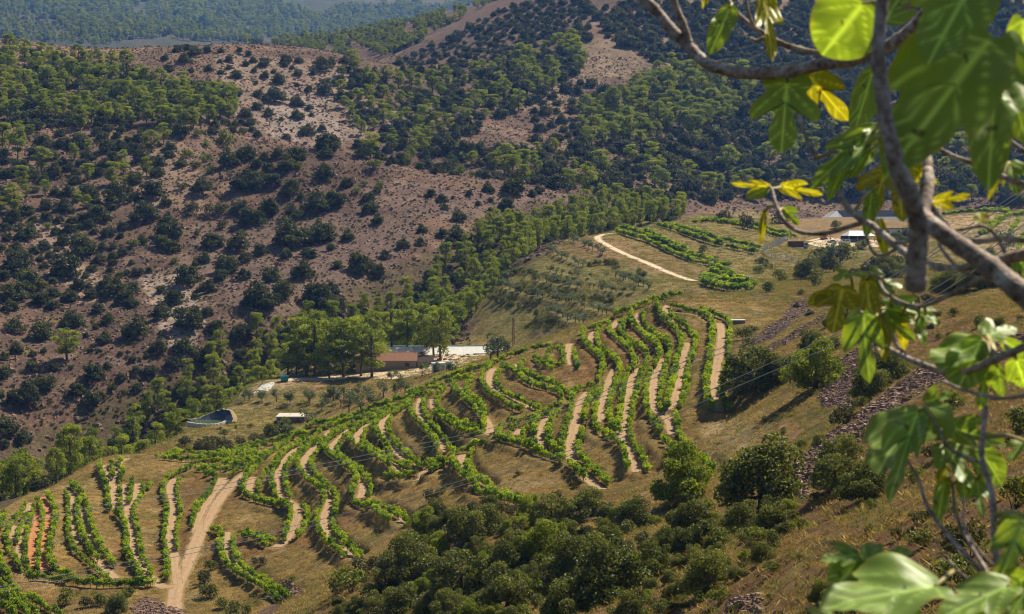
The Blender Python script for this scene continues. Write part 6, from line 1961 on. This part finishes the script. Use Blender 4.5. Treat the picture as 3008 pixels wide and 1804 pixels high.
FA = (1808, 0, 2.061); FB = (2200, 500, 2.968); FC = (2108, 600, 2.473); FD = (2208, 1000, 1.846)
BR = [
 # view, distance start/end, width px start/end, points
 (FA, 2.1, 1.9, 30, 40, [(110,-70),(180,0),(260,80),(340,180),(430,265),(500,340),(570,395),(700,430),(830,447),(980,440),(1100,425),(1250,388),(1400,370),(1530,330),(1650,280),(1780,190),(1900,60),(1960,-60)]),
 (FA, 2.05, 2.05, 22, 26, [(330,-60),(370,60),(420,180),(445,270)]),
 (FA, 2.25, 2.15, 14, 18, [(640,-60),(720,60),(790,130),(900,205),(1000,260),(1100,295),(1220,320),(1340,330),(1440,360)]),
 (FA, 2.2, 2.2, 8, 12, [(812,228),(850,246),(905,228)]),
 (FA, 2.2, 2.2, 8, 11, [(790,-30),(800,50),(820,120),(840,160)]),
 (FA, 1.22, 1.25, 34, 52, [(1620,-40),(1600,160),(1590,300),(1600,450),(1620,600),(1640,750),(1680,900),(1700,1000),(1750,1100),(1790,1200)]),
 (FB, 1.25, 1.3, 50, 62, [(1290,0),(1370,170),(1430,300),(1470,450),(1475,600),(1465,750),(1458,900),(1452,1030)]),
 (FA, 1.75, 1.62, 22, 34, [(1830,480),(1850,600),(1880,900),(1890,1000),(1872,1180),(1850,1330)]),
 (FB, 1.66, 1.6, 34, 40, [(1560,0),(1560,150),(1530,330),(1490,480)]),
 (FB, 1.58, 1.45, 48, 74, [(1490,400),(1580,470),(1700,560),(1900,700),(2100,840),(2250,960),(2398,1090),(2700,1360),(2950,1700)]),
 (FB, 2.1, 2.0, 10, 15, [(198,165),(215,230),(235,300),(280,400),(350,490),(450,540),(580,555),(720,540),(850,500),(1000,455)]),
 (FB, 1.95, 1.75, 15, 24, [(765,160),(820,270),(880,350),(980,430),(1080,485),(1180,570),(1300,670),(1390,740),(1450,780)]),
 (FB, 1.9, 1.85, 8, 11, [(1020,565),(1050,660),(1100,730),(1180,745),(1260,700),(1300,675)]),
 (FB, 1.75, 1.65, 14, 17, [(1560,270),(1650,400),(1720,480),(1800,560),(1880,600),(1990,622),(2100,612),(2230,590),(2330,605),(2500,640)]),
 (FB, 1.75, 1.65, 9, 12, [(1780,525),(1900,510),(2040,488),(2120,540),(2180,605),(2215,690),(2260,770)]),
 (FB, 1.8, 1.75, 6, 9, [(1660,300),(1670,420),(1705,490)]),
 (FB, 1.7, 1.55, 12, 36, [(1540,795),(1650,840),(1780,852),(1900,845),(2050,810),(2200,785),(2300,760),(2600,700)]),
 (FB, 1.7, 1.65, 10, 13, [(1650,640),(1720,740),(1800,830),(1870,890),(1980,940),(2110,975)]),
 (FB, 1.85, 1.6, 9, 15, [(1125,930),(1170,1040),(1250,1110),(1380,1170),(1500,1187),(1620,1150),(1750,1090),(1900,1010),(2070,915)]),
 (FC, 1.85, 1.55, 14, 24, [(1155,970),(1250,1050),(1340,1100),(1450,1150),(1560,1190),(1700,1225),(1850,1200),(1970,1145),(2100,1090),(2300,1010)]),
 (FC, 1.85, 1.8, 9, 13, [(1190,825),(1230,900),(1290,1000),(1350,1080),(1430,1140)]),
 (FC, 1.65, 1.5, 9, 13, [(1645,1288),(1760,1340),(1900,1380),(2050,1410),(2226,1390),(2400,1340)]),
 (FD, 1.6, 1.45, 9, 17, [(850,655),(910,770),(940,870),(990,960),(1060,1050),(1130,1130),(1220,1230),(1300,1330),(1370,1480)]),
 (FD, 1.62, 1.5, 8, 14, [(1055,670),(1090,800),(1100,900),(1130,1000),(1180,1100),(1240,1200),(1310,1320)]),
 (FD, 1.55, 1.45, 14, 22, [(1270,360),(1255,500),(1250,640),(1290,780),(1310,900),(1315,1050),(1325,1170),(1345,1260),(1400,1500)]),
 (FD, 1.6, 1.55, 8, 12, [(990,430),(1050,560),(1130,620),(1230,660),(1285,730)]),
 (FD, 1.55, 1.5, 6, 9, [(1150,855),(1150,980),(1190,1080),(1250,1160),(1330,1240)]),
 (FD, 1.55, 1.5, 6, 9, [(995,1080),(1050,1170),(1120,1250),(1215,1335)]),
 (FC, 2.0, 1.95, 7, 9, [(990,640),(985,720),(1000,790)]),
 (FA, 2.0, 1.95, 9, 14, [(1085,640),(1110,720),(1150,820),(1190,900),(1215,960)]),
 (FA, 1.8, 1.7, 14, 16, [(1650,670),(1760,720),(1850,790)]),
 (FA, 1.85, 1.75, 12, 20, [(1950,900),(2080,960),(2250,1010),(2320,1060),(2500,1130)]),
 (FA, 1.8, 1.75, 10, 14, [(2390,850),(2473,910),(2600,980)]),
]
fig_root_xy = (1.15, 1.75)
fz_ = float(ground_z(*fig_root_xy))
FR = Vector((fig_root_xy[0], fig_root_xy[1], fz_))
fig = empty('fig_tree', FR, 0, label='fig tree branches with large lobed leaves hanging across the right edge', cat='fig tree')
gf_ = np.random.default_rng(2024)
bpts = []
tk_ = MB(); tk_.tube([Vector((0, 0, -0.3)), Vector((0.0, 0.0, 0.5)), Vector((0.03, -0.06, 1.1)), Vector((-0.1, -0.14, 1.5)), at(3008 + 420, 1180, 1.46) - FR], [0.13, 0.1, 0.085, 0.07, 0.03], 14)
tk_.build('trunk', M_FIGB, fig, True)
MB().tube([Vector((0.03, -0.06, 1.1)), Vector((0.12, -0.1, 1.7)), Vector((-0.1, -0.05, 2.1)), at(2800, -120, 1.9) - FR, at(2530, 60, 1.76) - FR], [0.07, 0.055, 0.045, 0.03, 0.018], 12).build('branch', M_FIGB, fig, True)
for v_, d0, d1, w0, w1, pts in BR:
    ox, oy, s_ = v_
    pl = catmull([(ox + x / s_, oy + y / s_) for x, y in pts], 6)
    P, Rd = [], []
    for i, (u, v) in enumerate(pl):
        t = i / (len(pl) - 1); d = d0 + (d1 - d0) * t
        knob = 1 + 0.16 * (vnoise(i * 0.7, w0, 3) - 0.4) + (0.12 if i % 7 == 3 else 0)
        q_ = at(u, v, d); P.append(q_ - FR); bpts.append((u, v, q_))
        Rd.append(0.5 * (w0 + (w1 - w0) * t) * d / F * knob)
    MB().tube(P, Rd, 12).build('branch', M_FIGB, fig, True)

# tone: L lit from above, G green, D edge-on to the sun, Y lit through; y marks a leaf that has itself turned yellow
LV = [
 (2535,10,2415,165,105,1.5,'Y','r',0),(2905,120,2608,496,150,1.3,'D','b',0),(2870,-70,2730,165,120,1.25,'G','b',0),(2930,130,2902,492,105,1.42,'L','b',0),(3005,60,3012,380,60,1.5,'Y','r',0),
 (2143,25,2085,157,34,2.2,'G','r',0),(2247,-12,2268,170,34,2.2,'L','l',1),(2312,243,2295,440,98,2.0,'D','5',0),(2376,222,2492,360,64,2.1,'Y','l',1),(2565,205,2508,385,45,2.0,'D','r',0),
 (2562,388,2383,540,55,1.9,'G','l',0),(2505,440,2432,590,27,1.9,'G','r',0),(2577,368,2530,442,18,1.9,'L','r',0),(2545,425,2455,502,22,1.88,'L','r',0),(2555,440,2498,518,26,1.88,'L','r',0),
 (2256,548,2148,540,23,2.2,'Y','l',1),(2252,556,2190,582,15,2.2,'G','r',0),(2298,548,2418,574,28,2.2,'Y','l',1),(2246,620,2234,714,9,2.15,'D','r',1),(2303,614,2348,660,24,2.15,'D','l',0),
 (2605,498,2556,624,60,2.0,'L','l',1),(2562,560,2543,692,25,1.95,'D','r',0),(2678,488,2752,542,26,1.9,'Y','l',1),(2745,592,2855,575,30,1.9,'Y','l',1),(2884,658,2878,618,26,1.9,'L','r',1),
 (2965,478,2990,562,45,1.85,'L','l',0),(2958,484,2902,582,22,1.85,'D','l',1),(2640,556,2652,642,28,1.95,'L','r',1),(2584,648,2602,757,16,1.95,'Y','r',1),
 (2476,845,2446,976,62,1.95,'D','l',1),(2442,862,2372,897,23,1.95,'Y','r',1),(2546,822,2562,1002,28,1.9,'D','r',1),(2534,922,2554,1120,60,1.8,'D','l',0),(2585,928,2600,1058,23,1.85,'L','r',1),
 (2492,800,2448,822,22,1.95,'L','l',0),(2592,816,2508,793,26,1.95,'L','l',0),(2592,832,2652,836,20,1.95,'L','l',0),(2580,830,2610,870,18,1.95,'L','r',0),
 (2598,905,2764,932,40,1.85,'G','l',0),(2600,928,2692,995,36,1.85,'D','l',0),(2650,928,2656,1032,17,1.85,'Y','r',1),(2700,928,2716,1008,16,1.83,'L','r',0),(2720,922,2764,957,11,1.83,'L','r',0),(2620,898,2752,906,19,1.85,'L','l',0),
 (2884,998,2768,1078,56,1.7,'L','r',0),(2888,1000,2812,1135,66,1.68,'L','r',0),(2900,985,2988,958,40,1.7,'L','l',0),(2902,982,2893,938,26,1.72,'L','r',0),(2950,1003,3020,1048,26,1.65,'Y','r',0),
 (2900,1072,2878,1204,38,1.68,'D','l',0),(2930,1078,2946,1168,30,1.66,'G','l',0),(2985,1056,3014,1145,36,1.62,'Y','r',0),
 (2692,1204,2572,1362,80,1.66,'L','b',0),(2697,1208,2612,1454,55,1.62,'L','l',0),(2702,1200,2778,1242,30,1.66,'L','r',0),(2720,1182,2804,1150,30,1.7,'D','l',0),(2798,1258,2954,1302,52,1.64,'D','l',0),
 (2776,1308,2852,1424,52,1.6,'L','l',0),(2880,1325,2944,1424,52,1.62,'D','r',0),(2830,1418,2836,1468,26,1.6,'L','r',0),(2776,1374,2758,1412,18,1.6,'L','r',1),(2870,1408,2886,1518,33,1.58,'L','l',0),
 (2776,1413,2752,1532,23,1.6,'G','r',0),(3014,1296,2962,1348,26,1.6,'L','l',0),(3004,1535,2925,1725,74,1.42,'D','l',0),(3012,1518,2926,1546,21,1.45,'L','r',0),
 (2516,1630,2412,1642,32,1.5,'L','l',0),(2526,1634,2448,1735,54,1.5,'D','r',0),(2532,1638,2586,1705,42,1.5,'D','l',0),(2546,1646,2684,1618,42,1.48,'L','l',0),(2560,1642,2690,1708,32,1.48,'L','r',0),
 (2748,1722,2410,1776,72,1.32,'L','b',0),(2640,1758,2702,1815,42,1.32,'G','l',0),(2442,1802,2370,1788,22,1.4,'L','l',0),(2962,1722,2756,1806,70,1.35,'L','b',0),(3022,1695,2926,1742,42,1.38,'Y','l',0),
 (3014,1738,2962,1815,38,1.36,'G','r',0),(2902,1795,2850,1850,40,1.34,'G','r',0),(2080,-20,2064,26,9,2.2,'Y','r',1),(2600,60,2660,-40,60,1.7,'D','l',0),(2750,200,2800,330,30,1.75,'Y','r',0),(2690,300,2740,420,26,1.8,'G','r',0),
 (2640,1770,2560,1830,50,1.36,'L','l',0),(2800,1760,2880,1830,50,1.4,'D','l',0),(2990,760,3030,820,30,1.7,'G','l',0),(2965,250,3020,420,60,1.46,'G','l',0),
]
# extra leaves added out of view, each set sunward to shade a D leaf
for k_, (u0, v0, u1, v1, hw, d, tone, shp, yel) in enumerate(list(LV)):
    if tone == 'D' and v0 < 640 and hw > 24:
        c_ = at((u0 + u1) / 2, (v0 + v1) / 2, d) + sv * gf_.uniform(0.30, 0.55)
        cu_, cv_ = project(c_.x, c_.y, c_.z)
        if cv_ < -60 or cu_ > 3080:
            q_ = gf_.uniform(0, 6.28); hl = max(0.10, hw * 1.5 * d / F)
            dv_ = Vector((math.cos(q_), math.sin(q_), -0.15)) * hl
            me = fig_leaf_mesh(BROAD, 2 * hl, hl * 0.95, gf_, 0.1, 0.1, 0.05); me.materials.append(M_FIG)
            o = obj('leaf', me, fig)
            ax = dv_.normalized(); wd_ = Vector((0, 0, 1)).cross(ax).normalized(); nn = ax.cross(wd_)
            bb_ = c_ - dv_ - FR
            o.matrix_local = Matrix(((ax.x, wd_.x, nn.x, bb_.x), (ax.y, wd_.y, nn.y, bb_.y), (ax.z, wd_.z, nn.z, bb_.z), (0, 0, 0, 1)))
TAU = {'L': R(60), 'G': R(36), 'D': R(20), 'Y': R(-22)}
for u0, v0, u1, v1, hw, d, tone, shp, yel in LV:
    B_ = at(u0, v0, d); A0 = at(u1, v1, d) - B_
    L0_ = A0.length
    a0 = A0.normalized(); view = B_.normalized()
    w0 = view.cross(a0).normalized()
    tau = TAU[tone] + 0.14 * gf_.normal()
    dd = math.tan(tau * 0.75) * a0.dot(CU) * L0_
    dd = max(-0.9 * L0_, min(0.9 * L0_, dd))
    ax = A0 + view * dd
    roll = tau * w0.dot(CU)
    L = ax.length; ax.normalize()
    n0 = -view; n0 = (n0 - ax * n0.dot(ax)).normalized()
    w_ = ax.cross(n0) * -1
    if w_.dot(w0) < 0: w_ = -w_
    wd_ = (w_ * math.cos(roll) + n0 * -math.sin(roll) * 1.0).normalized()
    nn = ax.cross(wd_).normalized()
    if nn.dot(-view) < 0: nn = -nn
    # keep the face that we see turned up (or down) as its tone asks
    if (nn.dot(CU) - n0.dot(CU)) * tau < 0:
        wd_ = (w_ * math.cos(roll) + n0 * math.sin(roll)).normalized(); nn = ax.cross(wd_).normalized()
        if nn.dot(-view) < 0: nn = -nn
    wd_ = nn.cross(ax)
    hwm = hw * d / F / max(0.45, math.cos(roll))
    me = fig_leaf_mesh({'l': LOBED, '5': FIVE, 'r': ROUND, 'b': BROAD}[shp], L, hwm, gf_, 0.03 + 0.14 * gf_.random(), 0.03 + 0.12 * gf_.random(), 0.03 + 0.05 * gf_.random())
    me.materials.append(M_FIGY if yel else M_FIG)
    o = obj('leaf', me, fig)
    o.matrix_parent_inverse = Matrix.Identity(4)
    mt = Matrix(((ax.x, wd_.x, nn.x, B_.x - FR.x), (ax.y, wd_.y, nn.y, B_.y - FR.y), (ax.z, wd_.z, nn.z, B_.z - FR.z), (0, 0, 0, 1)))
    o.matrix_local = mt
    # petiole back to the nearest twig
    best = min(bpts, key=lambda q_: (q_[0] - u0) ** 2 + (q_[1] - v0) ** 2)
    if (best[0] - u0) ** 2 + (best[1] - v0) ** 2 < 130 ** 2:
        e = mt.inverted() @ (best[2] - FR)
        mid = Vector((-0.35 * L * 0.3, 0, 0)).lerp(e, 0.45) + Vector((0, 0, 0.004))
        MB().tube([(0, 0, 0), mid, e], [0.0019, 0.0022, 0.0026], 6).build('petiole', M_PET, o, True)
    if yel:
        o['label'] = 'yellowing fig leaf'
# ------------------------------------------------------------------ haze over the valley
hz = MB().box(-4800, 4800, -60, 7200, float(GZ.min()) - 1.5, float(GZ.max()) + 40)
M_HAZE = bpy.data.materials.new('haze_air')
n, l = nodes_of(M_HAZE)
n.remove(n['Principled BSDF'])
pv = n.new('ShaderNodeVolumePrincipled')
pv.inputs['Color'].default_value = (0.16, 0.38, 1.0, 1)
pv.inputs['Density'].default_value = 0.000085
pv.inputs['Absorption Color'].default_value = (1, 1, 1, 1)
pv.inputs['Anisotropy'].default_value = 0.1
l.new(pv.outputs[0], n['Material Output'].inputs['Volume'])
hz.build('haze', M_HAZE, None, kind='stuff', label='thin blue summer haze filling the valley')
